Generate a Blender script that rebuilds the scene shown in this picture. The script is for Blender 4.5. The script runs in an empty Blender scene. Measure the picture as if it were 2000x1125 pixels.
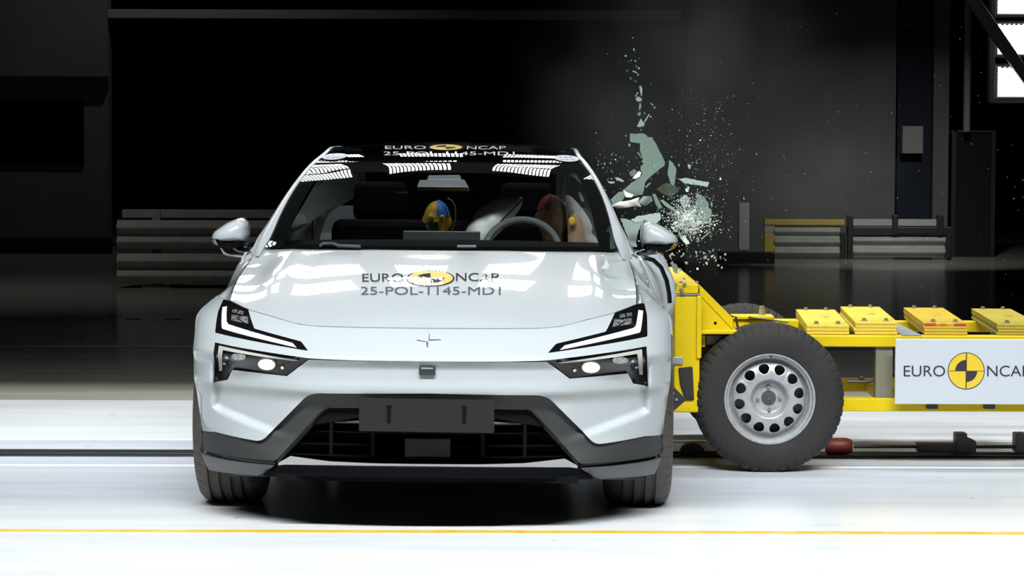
import bpy, bmesh, math, random
from mathutils import Vector, Matrix
from mathutils.geometry import delaunay_2d_cdt
random.seed(7)
S = bpy.context.scene
COL = S.collection
R = math.radians
PI = math.pi

# ---------------------------------------------------------------- camera
FPX, W, H = 5190.0, 2000.0, 1125.0
CAMZ = 1.59
PITCH = math.atan((H / 2 - 255) / FPX)
cam_data = bpy.data.cameras.new('camera')
cam = bpy.data.objects.new('camera', cam_data)
COL.objects.link(cam)
cam_data.sensor_width = 36.0
cam_data.lens = FPX / W * 36.0
cam_data.clip_end = 200
cam.matrix_world = Matrix.Translation((0, 0, CAMZ)) @ Matrix.Rotation(PI / 2 - PITCH, 4, 'X') @ Matrix.Rotation(R(0.16), 4, 'Z')
S.camera = cam
CM = cam.matrix_world.copy()
CMI = CM.inverted()

# ---------------------------------------------------------------- view, world
S.view_settings.view_transform = 'Standard'
S.view_settings.look = 'None'
S.view_settings.gamma = 1.0
S.view_settings.use_curve_mapping = False
S.view_settings.exposure = 0.0
wd = bpy.data.worlds.new('world'); S.world = wd
wd.use_nodes = True
wd.node_tree.nodes['Background'].inputs[0].default_value = (0.8, 0.95, 1.0, 1)
wd.node_tree.nodes['Background'].inputs[1].default_value = 0.0012
S.cycles.max_bounces = 8
S.cycles.transparent_max_bounces = 24
S.cycles.volume_bounces = 0
S.cycles.sample_clamp_indirect = 4.0

KEY_POWER = 660.0
REAR_POWER = 950.0
BANK_POWER = 3.0
LIGHT_COLOR = (0.96, 0.99, 1.0)

def area(name, loc, direction, sx, sy, power, spread=180, color=LIGHT_COLOR, parent=None, leds=None):
    l = bpy.data.lights.new(name, 'AREA')
    l.shape = 'RECTANGLE'; l.size = sx; l.size_y = sy
    l.energy = power; l.color = color; l.spread = R(spread)
    o = bpy.data.objects.new(name, l); COL.objects.link(o)
    o.rotation_mode = 'QUATERNION'
    o.rotation_quaternion = Vector(direction).to_track_quat('-Z', 'Y')
    o.location = loc
    if parent: o.parent = parent
    if leds:
        l.use_nodes = True
        nt = l.node_tree; nd = nt.nodes; em = nd['Emission']
        g = nd.new('ShaderNodeNewGeometry')
        sp = nd.new('ShaderNodeSeparateXYZ'); nt.links.new(g.outputs['Parametric'], sp.inputs[0])
        prods = []
        for k, (n, duty) in enumerate(leds):
            m = nd.new('ShaderNodeMath'); m.operation = 'MULTIPLY'; m.inputs[1].default_value = n
            nt.links.new(sp.outputs[k], m.inputs[0])
            f = nd.new('ShaderNodeMath'); f.operation = 'FRACT'; nt.links.new(m.outputs[0], f.inputs[0])
            c = nd.new('ShaderNodeMath'); c.operation = 'LESS_THAN'; c.inputs[1].default_value = duty
            nt.links.new(f.outputs[0], c.inputs[0]); prods.append(c)
        mm = nd.new('ShaderNodeMath'); mm.operation = 'MULTIPLY'
        nt.links.new(prods[0].outputs[0], mm.inputs[0]); nt.links.new(prods[1].outputs[0], mm.inputs[1])
        nt.links.new(mm.outputs[0], em.inputs['Strength'])
    return o

# two strips of lamps over the test track, each boxed in by added light-cutting boards (built further down)
GANTRIES = [dict(y=5.0, z=8.0, aim=(0, .68, -1), sy=.8, spread=72, power=KEY_POWER, cut=(4.0, 15.4)),
            dict(y=14.3, z=8.0, aim=(0, 0, -1), sy=.2, spread=150, power=REAR_POWER, cut=(13.2, 16.12))]
GX = (-4.4, 0.0, 4.4)
for g in GANTRIES:
    for gx in GX:
        area('gantry_lamp', (gx, g['y'], g['z']), g['aim'], 4.2, g['sy'], g['power'] / 3, g['spread'])
# the LED banks behind the car, mirrored in its hood, glass and roof
BANKS = []
for row, (by, bz, bh, bp) in enumerate(((21.3, 7.0, 1.25, 1.25), (25.0, 7.0, .95, 1.0), (28.8, 7.0, .95, 1.0))):
    for c in range(-2, 3):
        bx = -0.95 + 1.42 * c
        BANKS.append((row, c, bx, by, bz, bh))
        area('bank_lamp', (bx, by, bz), (-bx * 0.03, -1, -0.50), .86, bh, BANK_POWER * bp, 50, leds=((16, .66), (3, .82)))
# ---------------------------------------------------------------- helpers
def at(px, py, Y):
    d = CM.to_3x3() @ Vector(((px - W / 2) / FPX, (H / 2 - py) / FPX, -1.0))
    o = CM.translation
    return o + d * ((Y - o.y) / d.y)

def on_floor(px, py, z=0.0):
    d = CM.to_3x3() @ Vector(((px - W / 2) / FPX, (H / 2 - py) / FPX, -1.0))
    o = CM.translation
    return o + d * ((z - o.z) / d.z)

def proj(p):
    c = CMI @ Vector(p)
    return W / 2 + FPX * c.x / -c.z, H / 2 - FPX * c.y / -c.z

def tag(o, label=None, cat=None, group=None, kind=None):
    if label: o['label'] = label
    if cat: o['category'] = cat
    if group: o['group'] = group
    if kind: o['kind'] = kind
    return o

def empty(name, loc=(0, 0, 0), rot=(0, 0, 0)):
    o = bpy.data.objects.new(name, None); COL.objects.link(o)
    o.location = loc; o.rotation_euler = rot
    o.empty_display_size = 0.1
    return o

def mkobj(name, verts, faces, mat, parent=None, smooth=True, loc=None, ang=None):
    me = bpy.data.meshes.new(name)
    me.from_pydata([tuple(v) for v in verts], [], faces)
    me.validate()
    bm = bmesh.new(); bm.from_mesh(me)
    bmesh.ops.recalc_face_normals(bm, faces=bm.faces)
    bm.to_mesh(me); bm.free()
    if smooth:
        me.polygons.foreach_set('use_smooth', [True] * len(me.polygons))
        if ang: me.set_sharp_from_angle(angle=R(ang))
    me.materials.append(mat)
    o = bpy.data.objects.new(name, me); COL.objects.link(o)
    if parent: o.parent = parent
    if loc: o.location = loc
    return o

def bevel(o, w, seg=2):
    m = o.modifiers.new('bevel', 'BEVEL'); m.width = w; m.segments = seg
    m.limit_method = 'ANGLE'; m.angle_limit = R(35)
    m.harden_normals = False
    return o

def lerp(a, b, t): return a + (b - a) * t
def sstep(a, b, x):
    t = max(0.0, min(1.0, (x - a) / (b - a))) if a != b else float(x > a)
    return t * t * (3 - 2 * t)

def curve1(pts):
    """smooth monotone-ish interpolation through (x, y) points"""
    xs = [p[0] for p in pts]; ys = [p[1] for p in pts]; n = len(xs)
    dl = [(ys[i + 1] - ys[i]) / (xs[i + 1] - xs[i]) for i in range(n - 1)]
    m = [dl[0]] + [0 if dl[i - 1] * dl[i] <= 0 else 2 * dl[i - 1] * dl[i] / (dl[i - 1] + dl[i]) for i in range(1, n - 1)] + [dl[-1]]
    def f(x):
        if x <= xs[0]: return ys[0] + m[0] * (x - xs[0])
        if x >= xs[-1]: return ys[-1] + m[-1] * (x - xs[-1])
        i = 0
        while x > xs[i + 1]: i += 1
        h = xs[i + 1] - xs[i]; t = (x - xs[i]) / h
        return ((2 * t**3 - 3 * t**2 + 1) * ys[i] + (t**3 - 2 * t**2 + t) * h * m[i] + (-2 * t**3 + 3 * t**2) * ys[i + 1] + (t**3 - t**2) * h * m[i + 1])
    return f

def inside(p, poly):
    x, y = p; c = False; j = len(poly) - 1
    for i in range(len(poly)):
        xi, yi = poly[i]; xj, yj = poly[j]
        if (yi > y) != (yj > y) and x < (xj - xi) * (y - yi) / (yj - yi) + xi: c = not c
        j = i
    return c

def densify(poly, step):
    out = []
    for i in range(len(poly)):
        a = poly[i]; b = poly[(i + 1) % len(poly)]
        n = max(1, int(math.hypot(b[0] - a[0], b[1] - a[1]) / step))
        for k in range(n): out.append((lerp(a[0], b[0], k / n), lerp(a[1], b[1], k / n)))
    return out

def round_poly(poly, r, seg=4):
    """round the corners of a polygon by radius r (clipped to edge length)"""
    out = []; n = len(poly)
    for i in range(n):
        p = Vector(poly[i]); a = Vector(poly[i - 1]); b = Vector(poly[(i + 1) % n])
        da = (a - p); db = (b - p)
        ra = min(r, da.length * .45, db.length * .45)
        if da.length < 1e-6 or db.length < 1e-6: continue
        p0 = p + da.normalized() * ra; p1 = p + db.normalized() * ra
        for k in range(seg + 1):
            t = k / seg
            q = p0 * (1 - t)**2 + p * 2 * t * (1 - t) + p1 * t**2
            out.append((q.x, q.y))
    return out

def patch(name, outer, surf, mat, parent, holes=(), step=0.02, thick=0.02, back=(0, 1, 0), smooth=True, extra=()):
    """a panel: 2D outline (with holes) triangulated finely, lifted by surf(a, b) -> xyz, with a turned-in rim of depth 'thick'"""
    loops = [densify(outer, step)] + [densify(h, step) for h in holes]
    pts = []; edges = []
    for lp in loops:
        s = len(pts); pts += lp
        edges += [(s + i, s + (i + 1) % len(lp)) for i in range(len(lp))]
    nb = len(pts)
    x0 = min(p[0] for p in loops[0]); x1 = max(p[0] for p in loops[0])
    y0 = min(p[1] for p in loops[0]); y1 = max(p[1] for p in loops[0])
    # hash of boundary points to keep interior points off the edge
    cell = {}
    for p in pts: cell.setdefault((int(p[0] / step), int(p[1] / step)), []).append(p)
    def near(q):
        ci, cj = int(q[0] / step), int(q[1] / step)
        for i in (-1, 0, 1):
            for j in (-1, 0, 1):
                for p in cell.get((ci + i, cj + j), ()):
                    if (p[0] - q[0])**2 + (p[1] - q[1])**2 < (0.47 * step)**2: return True
        return False
    ny = int((y1 - y0) / (step * .87)) + 1; nx = int((x1 - x0) / step) + 1
    for q in extra:
        if inside(q, loops[0]) and not any(inside(q, h) for h in loops[1:]) and not near(q):
            pts.append(q); cell.setdefault((int(q[0] / step), int(q[1] / step)), []).append(q)
    # keep the point pattern symmetric about a = 0 when the outline is
    for j in range(ny + 1):
        for i in range(-1, nx + 1):
            q = (x0 + (i + (0.5 if j % 2 else 0)) * step, y0 + j * step * .87)
            if not inside(q, loops[0]) or any(inside(q, h) for h in loops[1:]) or near(q): continue
            pts.append(q)
    vs, es, fs, ov, oe, of = delaunay_2d_cdt([Vector(p) for p in pts], edges, [], 0, 1e-7)
    faces = []
    for f in fs:
        c = (sum(vs[i].x for i in f) / len(f), sum(vs[i].y for i in f) / len(f))
        ar = abs((vs[f[1]] - vs[f[0]]).cross(vs[f[2]] - vs[f[0]])) if len(f) == 3 else 1
        if ar > .003 * step * step and inside(c, loops[0]) and not any(inside(c, h) for h in loops[1:]): faces.append(list(f))
    V = [Vector(surf(v.x, v.y)) for v in vs]
    # rim
    if thick:
        cnt = {}
        for f in faces:
            for k in range(3):
                e = (f[k], f[(k + 1) % 3]); cnt[tuple(sorted(e))] = cnt.get(tuple(sorted(e)), []) + [e]
        bk = Vector(back) * thick; m1 = {}; m2 = {}
        for k, l in cnt.items():
            if len(l) == 1:
                a, b = l[0]
                for i in (a, b):
                    if i not in m1:
                        m1[i] = len(V); V.append(V[i].copy()); m2[i] = len(V); V.append(V[i] + bk)
                faces.append([m1[b], m1[a], m2[a], m2[b]])
    me = bpy.data.meshes.new(name)
    me.from_pydata([tuple(v) for v in V], [], faces)
    # face the front: the surface's faces should look against 'back'
    bm = bmesh.new(); bm.from_mesh(me); bm.normal_update()
    if sum(f.normal.dot(Vector(back)) * f.calc_area() for f in bm.faces) > 0: bmesh.ops.reverse_faces(bm, faces=bm.faces)
    bm.to_mesh(me); bm.free()
    if smooth: me.polygons.foreach_set('use_smooth', [True] * len(me.polygons))
    me.materials.append(mat)
    o = bpy.data.objects.new(name, me); COL.objects.link(o)
    if parent: o.parent = parent
    return o

class MB:
    def __init__(s): s.v = []; s.f = []
    def add(s, vs, fs):
        n = len(s.v); s.v += [Vector(v) for v in vs]; s.f += [[i + n for i in f] for f in fs]; return s
    def box(s, c, sz, M=None):
        x, y, z = [q / 2 for q in sz]; c = Vector(c)
        vs = [Vector((sx * x, sy * y, sz_ * z)) for sx in (-1, 1) for sy in (-1, 1) for sz_ in (-1, 1)]
        if M: vs = [M @ v for v in vs]
        return s.add([v + c for v in vs], [(0, 1, 3, 2), (4, 6, 7, 5), (0, 4, 5, 1), (2, 3, 7, 6), (0, 2, 6, 4), (1, 5, 7, 3)])
    def box2(s, a, b):
        a = Vector(a); b = Vector(b)
        return s.box((a + b) / 2, [abs(q) for q in (b - a)])
    def prism(s, poly, vec):
        """poly: list of 3D points (planar), extruded by vec"""
        n = len(poly); v = Vector(vec)
        p = [Vector(q) for q in poly]
        return s.add(p + [q + v for q in p], [list(range(n))[::-1], list(range(n, 2 * n))] + [(i, (i + 1) % n, n + (i + 1) % n, n + i) for i in range(n)])
    def tube(s, path, r, seg=10, caps=True, closed=False):
        path = [Vector(p) for p in path]; n = len(path)
        rs = r if isinstance(r, (list, tuple)) else [r] * n
        vs = []; up = None
        for i, p in enumerate(path):
            a = path[i - 1] if (i > 0 or closed) else p; b = path[(i + 1) % n] if (i < n - 1 or closed) else p
            t = (b - a).normalized()
            if up is None:
                up = Vector((0, 0, 1)) if abs(t.z) < .9 else Vector((1, 0, 0))
            x = t.cross(up).normalized(); up = x.cross(t).normalized()
            for k in range(seg):
                an = 2 * PI * k / seg
                vs.append(p + (x * math.cos(an) + up * math.sin(an)) * rs[i])
        fs = []
        for i in range(n if closed else n - 1):
            j = (i + 1) % n
            for k in range(seg):
                fs.append((i * seg + k, i * seg + (k + 1) % seg, j * seg + (k + 1) % seg, j * seg + k))
        if caps and not closed:
            fs.append(list(range(seg))[::-1]); fs.append([(n - 1) * seg + k for k in range(seg)])
        return s.add(vs, fs)
    def lathe(s, prof, c, axis, seg=48, closed=False):
        """prof: (radius, height along axis)"""
        c = Vector(c); ax = Vector(axis).normalized()
        up = Vector((0, 0, 1)) if abs(ax.z) < .9 else Vector((1, 0, 0))
        x = ax.cross(up).normalized(); y = x.cross(ax)
        vs = []; n = len(prof)
        for k in range(seg):
            an = 2 * PI * k / seg; d = x * math.cos(an) + y * math.sin(an)
            for r_, h in prof: vs.append(c + d * r_ + ax * h)
        fs = []
        for k in range(seg):
            j = (k + 1) % seg
            for i in range(n if closed else n - 1):
                i2 = (i + 1) % n
                fs.append((k * n + i, j * n + i, j * n + i2, k * n + i2))
        return s.add(vs, fs)
    def grid(s, rows):
        m = len(rows[0]); vs = [p for r_ in rows for p in r_]
        fs = [(i * m + j, i * m + j + 1, (i + 1) * m + j + 1, (i + 1) * m + j) for i in range(len(rows) - 1) for j in range(m - 1)]
        return s.add(vs, fs)
    def ball(s, c, r, M=None, seg=20, rings=12):
        c = Vector(c); r = r if isinstance(r, (list, tuple)) else (r, r, r)
        rows = []
        for i in range(rings + 1):
            th = PI * i / rings
            row = []
            for k in range(seg + 1):
                ph = 2 * PI * k / seg
                v = Vector((r[0] * math.sin(th) * math.cos(ph), r[1] * math.sin(th) * math.sin(ph), r[2] * math.cos(th)))
                row.append(c + (M @ v if M else v))
            rows.append(row)
        return s.grid(rows)
    def build(s, name, mat, parent=None, smooth=True, ang=35, weld=True):
        o = mkobj(name, s.v, s.f, mat, parent, False)
        bm = bmesh.new(); bm.from_mesh(o.data)
        if weld: bmesh.ops.remove_doubles(bm, verts=bm.verts, dist=1e-5)
        bmesh.ops.recalc_face_normals(bm, faces=bm.faces)
        bm.to_mesh(o.data); bm.free()
        if smooth:
            o.data.polygons.foreach_set('use_smooth', [True] * len(o.data.polygons))
            if ang: o.data.set_sharp_from_angle(angle=R(ang))
        return o

def text_shape(s, size=1.0):
    c = bpy.data.curves.new('t', 'FONT'); c.body = s; c.size = size
    c.align_x = 'CENTER'; c.align_y = 'CENTER'; c.resolution_u = 4
    o = bpy.data.objects.new('t', c); COL.objects.link(o)
    dg = bpy.context.evaluated_depsgraph_get()
    me = bpy.data.meshes.new_from_object(o.evaluated_get(dg))
    vs = [v.co.copy() for v in me.vertices]; fs = [list(p.vertices) for p in me.polygons]
    bpy.data.objects.remove(o); bpy.data.curves.remove(c); bpy.data.meshes.remove(me)
    x0 = min(v.x for v in vs); x1 = max(v.x for v in vs); y0 = min(v.y for v in vs); y1 = max(v.y for v in vs)
    return [((v.x - x0) / (x1 - x0), (v.y - y0) / (y1 - y0)) for v in vs], fs

# ---------------------------------------------------------------- materials
def mat(name, col, rough=0.5, metal=0.0, coat=0.0, coat_rough=0.03, noise=None, bump=None, emit=None, spec=0.5):
    m = bpy.data.materials.new(name); m.use_nodes = True
    nt = m.node_tree; b = nt.nodes['Principled BSDF']
    b.inputs['Base Color'].default_value = (*col, 1)
    b.inputs['Roughness'].default_value = rough
    b.inputs['Metallic'].default_value = metal
    b.inputs['Coat Weight'].default_value = coat
    b.inputs['Coat Roughness'].default_value = coat_rough
    b.inputs['Specular IOR Level'].default_value = spec
    if emit:
        b.inputs['Emission Color'].default_value = (*emit[0], 1); b.inputs['Emission Strength'].default_value = emit[1]
    if noise or bump:
        tc = nt.nodes.new('ShaderNodeTexCoord'); 
    if noise:                                   # (scale, second colour, low, high)
        sc, c2, lo, hi = noise
        n = nt.nodes.new('ShaderNodeTexNoise'); n.inputs['Scale'].default_value = sc; n.inputs['Detail'].default_value = 6
        nt.links.new(tc.outputs['Object'], n.inputs['Vector'])
        r_ = nt.nodes.new('ShaderNodeValToRGB'); e = r_.color_ramp.elements
        e[0].position = lo; e[0].color = (*c2, 1); e[1].position = hi; e[1].color = (*col, 1)
        nt.links.new(n.outputs['Fac'], r_.inputs['Fac']); nt.links.new(r_.outputs['Color'], b.inputs['Base Color'])
    if bump:                                    # (scale, strength)
        n2 = nt.nodes.new('ShaderNodeTexNoise'); n2.inputs['Scale'].default_value = bump[0]; n2.inputs['Detail'].default_value = 4
        nt.links.new(tc.outputs['Object'], n2.inputs['Vector'])
        bp = nt.nodes.new('ShaderNodeBump'); bp.inputs['Strength'].default_value = bump[1]; bp.inputs['Distance'].default_value = 0.01
        nt.links.new(n2.outputs['Fac'], bp.inputs['Height']); nt.links.new(bp.outputs['Normal'], b.inputs['Normal'])
    return m

def thin_glass(name, tint, fac=1.0, rough=0.0):
    m = bpy.data.materials.new(name); m.use_nodes = True
    nt = m.node_tree; nt.nodes.remove(nt.nodes['Principled BSDF'])
    tr = nt.nodes.new('ShaderNodeBsdfTransparent'); tr.inputs[0].default_value = (*tint, 1)
    gl = nt.nodes.new('ShaderNodeBsdfGlossy'); gl.inputs['Roughness'].default_value = rough
    fr = nt.nodes.new('ShaderNodeFresnel'); fr.inputs['IOR'].default_value = 1.52
    mx = nt.nodes.new('ShaderNodeMixShader')
    nt.links.new(fr.outputs[0], mx.inputs[0]); nt.links.new(tr.outputs[0], mx.inputs[1]); nt.links.new(gl.outputs[0], mx.inputs[2])
    nt.links.new(mx.outputs[0], nt.nodes['Material Output'].inputs['Surface'])
    return m

M_ = {}
M_['paint'] = mat('white_paint', (0.365, 0.395, 0.412), 0.34, 0, 1.0, 0.015, bump=None)
M_['cladding'] = mat('charcoal_cladding', (0.028, 0.0295, 0.030), 0.55, 0, 0, noise=(900, (0.022, 0.023, 0.024), .4, .6), spec=.3)
M_['cladlow'] = mat('grey_skirt', (0.046, 0.050, 0.054), 0.5)
M_['gloss'] = mat('gloss_black', (0.004, 0.004, 0.005), 0.06, 0, 0, spec=.4)
M_['black'] = mat('matt_black', (0.003, 0.003, 0.003), 0.7, spec=0.05)
M_['dark'] = mat('dark_plastic', (0.02, 0.02, 0.021), 0.45)
M_['chrome'] = mat('satin_chrome', (0.85, 0.85, 0.84), 0.16, 1.0)
M_['drl'] = mat('light_guide', (0.72, 0.75, 0.70), 0.25, 0, 1.0)
M_['drldim'] = mat('light_guide_grey', (0.36, 0.36, 0.33), 0.25, 0, 1.0)
M_['lens'] = mat('lamp_segment', (0.55, 0.58, 0.56), 0.12, 0.7, 1.0, noise=(120, (0.12, 0.13, 0.13), .42, .6))
M_['lit'] = mat('lit_lens', (0.9, 0.95, 1), 0.1, 0, 1.0, emit=((0.80, 0.97, 1.0), 1.3))
M_['rubber'] = mat('tyre_rubber', (0.030, 0.026, 0.021), 0.62, noise=(60, (0.044, 0.038, 0.031), .35, .7), bump=(300, .15))
M_['rubberdust'] = mat('dusty_tyre_rubber', (0.014, 0.0135, 0.0125), 0.75, noise=(5, (0.022, 0.021, 0.019), .35, .75), bump=(200, .12), spec=.3)
M_['silver'] = mat('silver_wheel_paint', (0.34, 0.355, 0.365), 0.36, 0.25, 0.2, 0.1, noise=(30, (0.28, 0.29, 0.30), .35, .6))
M_['steel'] = mat('bare_steel', (0.50, 0.51, 0.51), 0.35, 0.9, noise=(40, (0.32, 0.32, 0.31), .35, .65))
M_['roofglass'] = thin_glass('tinted_roof_glass', (.25, .265, .27))
M_['ws'] = thin_glass('windscreen_glass', (0.90, 0.94, 0.92))
M_['frit'] = mat('black_glass', (0.003, 0.003, 0.004), 0.03, 0, 1.0, 0.005)
M_['interior'] = mat('interior_black', (0.005, 0.005, 0.0055), 0.75, spec=.15)
M_['airbag'] = mat('airbag_fabric', (0.72, 0.73, 0.70), 0.85, bump=(40, .25))
M_['letter'] = mat('dark_lettering', (0.02, 0.02, 0.03), 0.6, 0, 1.0, .015, spec=.08)
M_['lettergrey'] = mat('grey_lettering', (0.07, 0.08, 0.10), 0.6, 0, 1.0, .015, spec=.08)
M_['letterwhite'] = mat('white_lettering', (0.55, 0.55, 0.55), 0.6, 0, 1.0, .015, spec=.08)
M_['decalyellow'] = mat('yellow_decal', (0.62, 0.43, 0.01), 0.35, 0, 1.0, .015)
M_['plate'] = mat('plate_blank', (0.010, 0.010, 0.0097), 0.55, spec=.25)
M_['void'] = mat('engine_bay_black', (0.003, 0.003, 0.003), 0.9, spec=.1)

def floor_mat():
    m = bpy.data.materials.new('epoxy_floor'); m.use_nodes = True
    nt = m.node_tree; b = nt.nodes['Principled BSDF']; L = nt.links.new
    geo = nt.nodes.new('ShaderNodeNewGeometry')
    sep = nt.nodes.new('ShaderNodeSeparateXYZ'); L(geo.outputs['Position'], sep.inputs[0])
    mp = nt.nodes.new('ShaderNodeMapping'); mp.inputs['Scale'].default_value = (0.35, 2.2, 1)
    L(geo.outputs['Position'], mp.inputs['Vector'])
    n = nt.nodes.new('ShaderNodeTexNoise'); n.inputs['Scale'].default_value = 1.6; n.inputs['Detail'].default_value = 8; n.inputs['Roughness'].default_value = .62
    L(mp.outputs[0], n.inputs['Vector'])
    # white coating inside the test field, beige screed beyond the joint
    st = nt.nodes.new('ShaderNodeMath'); st.operation = 'GREATER_THAN'; st.inputs[1].default_value = 15.57
    L(sep.outputs['Y'], st.inputs[0])
    r1 = nt.nodes.new('ShaderNodeValToRGB'); e = r1.color_ramp.elements
    e[0].position = .28; e[0].color = (.66, .69, .725, 1); e[1].position = .62; e[1].color = (.80, .82, .84, 1)
    r2 = nt.nodes.new('ShaderNodeValToRGB'); e = r2.color_ramp.elements
    e[0].position = .3; e[0].color = (.34, .33, .29, 1); e[1].position = .7; e[1].color = (.47, .46, .40, 1)
    L(n.outputs['Fac'], r1.inputs['Fac']); L(n.outputs['Fac'], r2.inputs['Fac'])
    mx = nt.nodes.new('ShaderNodeMix'); mx.data_type = 'RGBA'
    L(st.outputs[0], mx.inputs['Factor']); L(r1.outputs['Color'], mx.inputs[6]); L(r2.outputs['Color'], mx.inputs[7])
    # small dark scuffs, stretched along the track
    mp2 = nt.nodes.new('ShaderNodeMapping'); mp2.inputs['Scale'].default_value = (3.5, 14, 1); L(geo.outputs['Position'], mp2.inputs['Vector'])
    v = nt.nodes.new('ShaderNodeTexNoise'); v.inputs['Scale'].default_value = 2.1; v.inputs['Detail'].default_value = 3; L(mp2.outputs[0], v.inputs['Vector'])
    r3 = nt.nodes.new('ShaderNodeValToRGB'); e = r3.color_ramp.elements
    e[0].position = .235; e[0].color = (.25, .24, .22, 1); e[1].position = .275; e[1].color = (1, 1, 1, 1)
    L(v.outputs['Fac'], r3.inputs['Fac'])
    # a greyer, bluer band of floor (between the joint behind the track and the yellow line)
    z1 = nt.nodes.new('ShaderNodeMapRange'); z1.interpolation_type = 'SMOOTHSTEP'; z1.inputs['From Min'].default_value = 11.0; z1.inputs['From Max'].default_value = 11.5; L(sep.outputs['Y'], z1.inputs['Value'])
    z2 = nt.nodes.new('ShaderNodeMath'); z2.operation = 'LESS_THAN'; z2.inputs[1].default_value = 13.6; L(sep.outputs['Y'], z2.inputs[0])
    z3 = nt.nodes.new('ShaderNodeMath'); z3.operation = 'MULTIPLY'; L(z1.outputs[0], z3.inputs[0]); L(z2.outputs[0], z3.inputs[1])
    wn_ = nt.nodes.new('ShaderNodeMix'); wn_.data_type = 'RGBA'; wn_.blend_type = 'MULTIPLY'; wn_.inputs[7].default_value = (.80, .83, .88, 1)
    L(z3.outputs[0], wn_.inputs['Factor']); L(mx.outputs[2], wn_.inputs[6])
    mm = nt.nodes.new('ShaderNodeMix'); mm.data_type = 'RGBA'; mm.blend_type = 'MULTIPLY'; mm.inputs['Factor'].default_value = 1
    L(wn_.outputs[2], mm.inputs[6]); L(r3.outputs['Color'], mm.inputs[7]); L(mm.outputs[2], b.inputs['Base Color'])
    b.inputs['Roughness'].default_value = .16
    b.inputs['Specular IOR Level'].default_value = .35
    bp = nt.nodes.new('ShaderNodeBump'); bp.inputs['Strength'].default_value = .06; bp.inputs['Distance'].default_value = .01
    L(n.outputs['Fac'], bp.inputs['Height']); L(bp.outputs['Normal'], b.inputs['Normal'])
    return m
M_['floor'] = floor_mat()
M_['wall'] = mat('grey_wall', (0.14, 0.15, 0.135), 0.85, noise=(1.2, (0.115, 0.12, 0.11), .3, .7))
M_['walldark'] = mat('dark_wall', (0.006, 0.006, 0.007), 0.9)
M_['ceil'] = mat('dark_ceiling', (0.01, 0.01, 0.011), 0.9)
M_['beam'] = mat('beam_grey', (0.26, 0.26, 0.24), 0.8)
M_['yline'] = mat('yellow_floor_paint', (0.62, 0.36, 0.015), 0.45, noise=(9, (0.60, 0.48, 0.15), .3, .55))
M_['joint'] = mat('floor_joint', (0.80, 0.81, 0.82), 0.5)
M_['bline'] = mat('blue_floor_paint', (0.02, 0.06, 0.30), 0.5)

WX = 16.0; YB = 34.0; ZC = 10.5
# floor slab with the groove of the tow track
TY0, TY1 = 12.86, 13.17
for a, b in ((-6.0, TY0), (TY1, YB + 12)):
    pass
fb = MB()
fb.box2((-WX, -6, -.3), (WX, TY0, 0)); fb.box2((-WX, TY1, -.3), (WX, YB + 12, 0)); fb.box2((-WX, TY0, -.3), (WX, TY1, -.05))
tag(fb.build('floor', M_['floor'], smooth=False, weld=False), kind='structure')
tag(MB().box2((-WX, -6, ZC), (WX, YB + 12, ZC + .2)).build('ceiling', M_['ceil'], smooth=False), kind='structure')
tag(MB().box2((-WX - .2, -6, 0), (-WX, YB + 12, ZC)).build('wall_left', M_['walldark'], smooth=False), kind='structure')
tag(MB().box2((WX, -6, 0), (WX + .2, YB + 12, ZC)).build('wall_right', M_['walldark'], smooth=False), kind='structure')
tag(MB().box2((-WX, -6.2, 0), (WX, -6, ZC)).build('wall_front', M_['walldark'], smooth=False), kind='structure')
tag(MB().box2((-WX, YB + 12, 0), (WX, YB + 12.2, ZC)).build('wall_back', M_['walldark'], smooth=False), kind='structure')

# back wall of the hall: grey walls left and right of a wide black gateway
def X_(px, Y): return at(px, 300, Y).x
def Z_(py, Y): return at(1000, py, Y).z
tag(MB().box2((-WX, YB, 0), (X_(212, YB), YB + .3, ZC)).build('wall_gate_side', M_['wall'], smooth=False), kind='structure')
tag(MB().box2((X_(1340, YB), YB, 0), (X_(1752, YB), YB + .3, ZC)).build('wall_gate_far_side', M_['wall'], smooth=False), kind='structure')
tag(MB().box2((X_(212, YB), YB - .02, Z_(37, YB)), (X_(1327, YB), YB + .28, Z_(20, YB))).build('trim_1', M_['beam'], smooth=False), kind='structure')
tag(MB().box2((X_(1820, YB), YB - .1, 0), (X_(1850, YB), YB + .3, ZC)).build('trim_2', M_['wall'], smooth=False), kind='structure')
# dark girder and dark window on the left wall
tag(MB().box2((-WX, YB - .12, Z_(181, YB)), (X_(212, YB), YB + .02, Z_(152, YB))).build('trim_3', M_['walldark'], smooth=False), kind='structure')
wn = MB().box2((X_(-60, YB), YB - .05, Z_(328, YB)), (X_(165, YB), YB + .02, Z_(198, YB))).build('window_1', M_['frit'], smooth=False)
tag(bevel(wn, .02), kind='structure')
tag(MB().box2((-WX, YB - .03, 0), (X_(218, YB), YB + .01, .2)).build('baseboard_back', M_['walldark'], smooth=False), kind='structure')

# painted lines and joints on the floor
def strip(name, y0, y1, m, x0=-WX, x1=WX, h=.002):
    return tag(MB().box2((x0, y0, 0), (x1, y1, h)).build(name, m, smooth=False), kind='structure')
strip('trim_4', 10.435, 10.50, M_['yline'])
strip('trim_5', 13.585, 13.61, M_['joint']); strip('trim_6', 12.52, 12.545, M_['joint'])
strip('trim_7', 19.35, 19.5, M_['bline'])
jb = MB()
for i in range(60):
    x = -9 + i * .32
    if random.random() < .8: jb.box2((x, 22.2, 0), (x + random.uniform(.1, .2), 22.36, .002))
tag(jb.build('trim_8', mat('ochre_floor_marks', (0.10, 0.07, 0.01), .6), smooth=False, weld=False), kind='structure')

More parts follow.
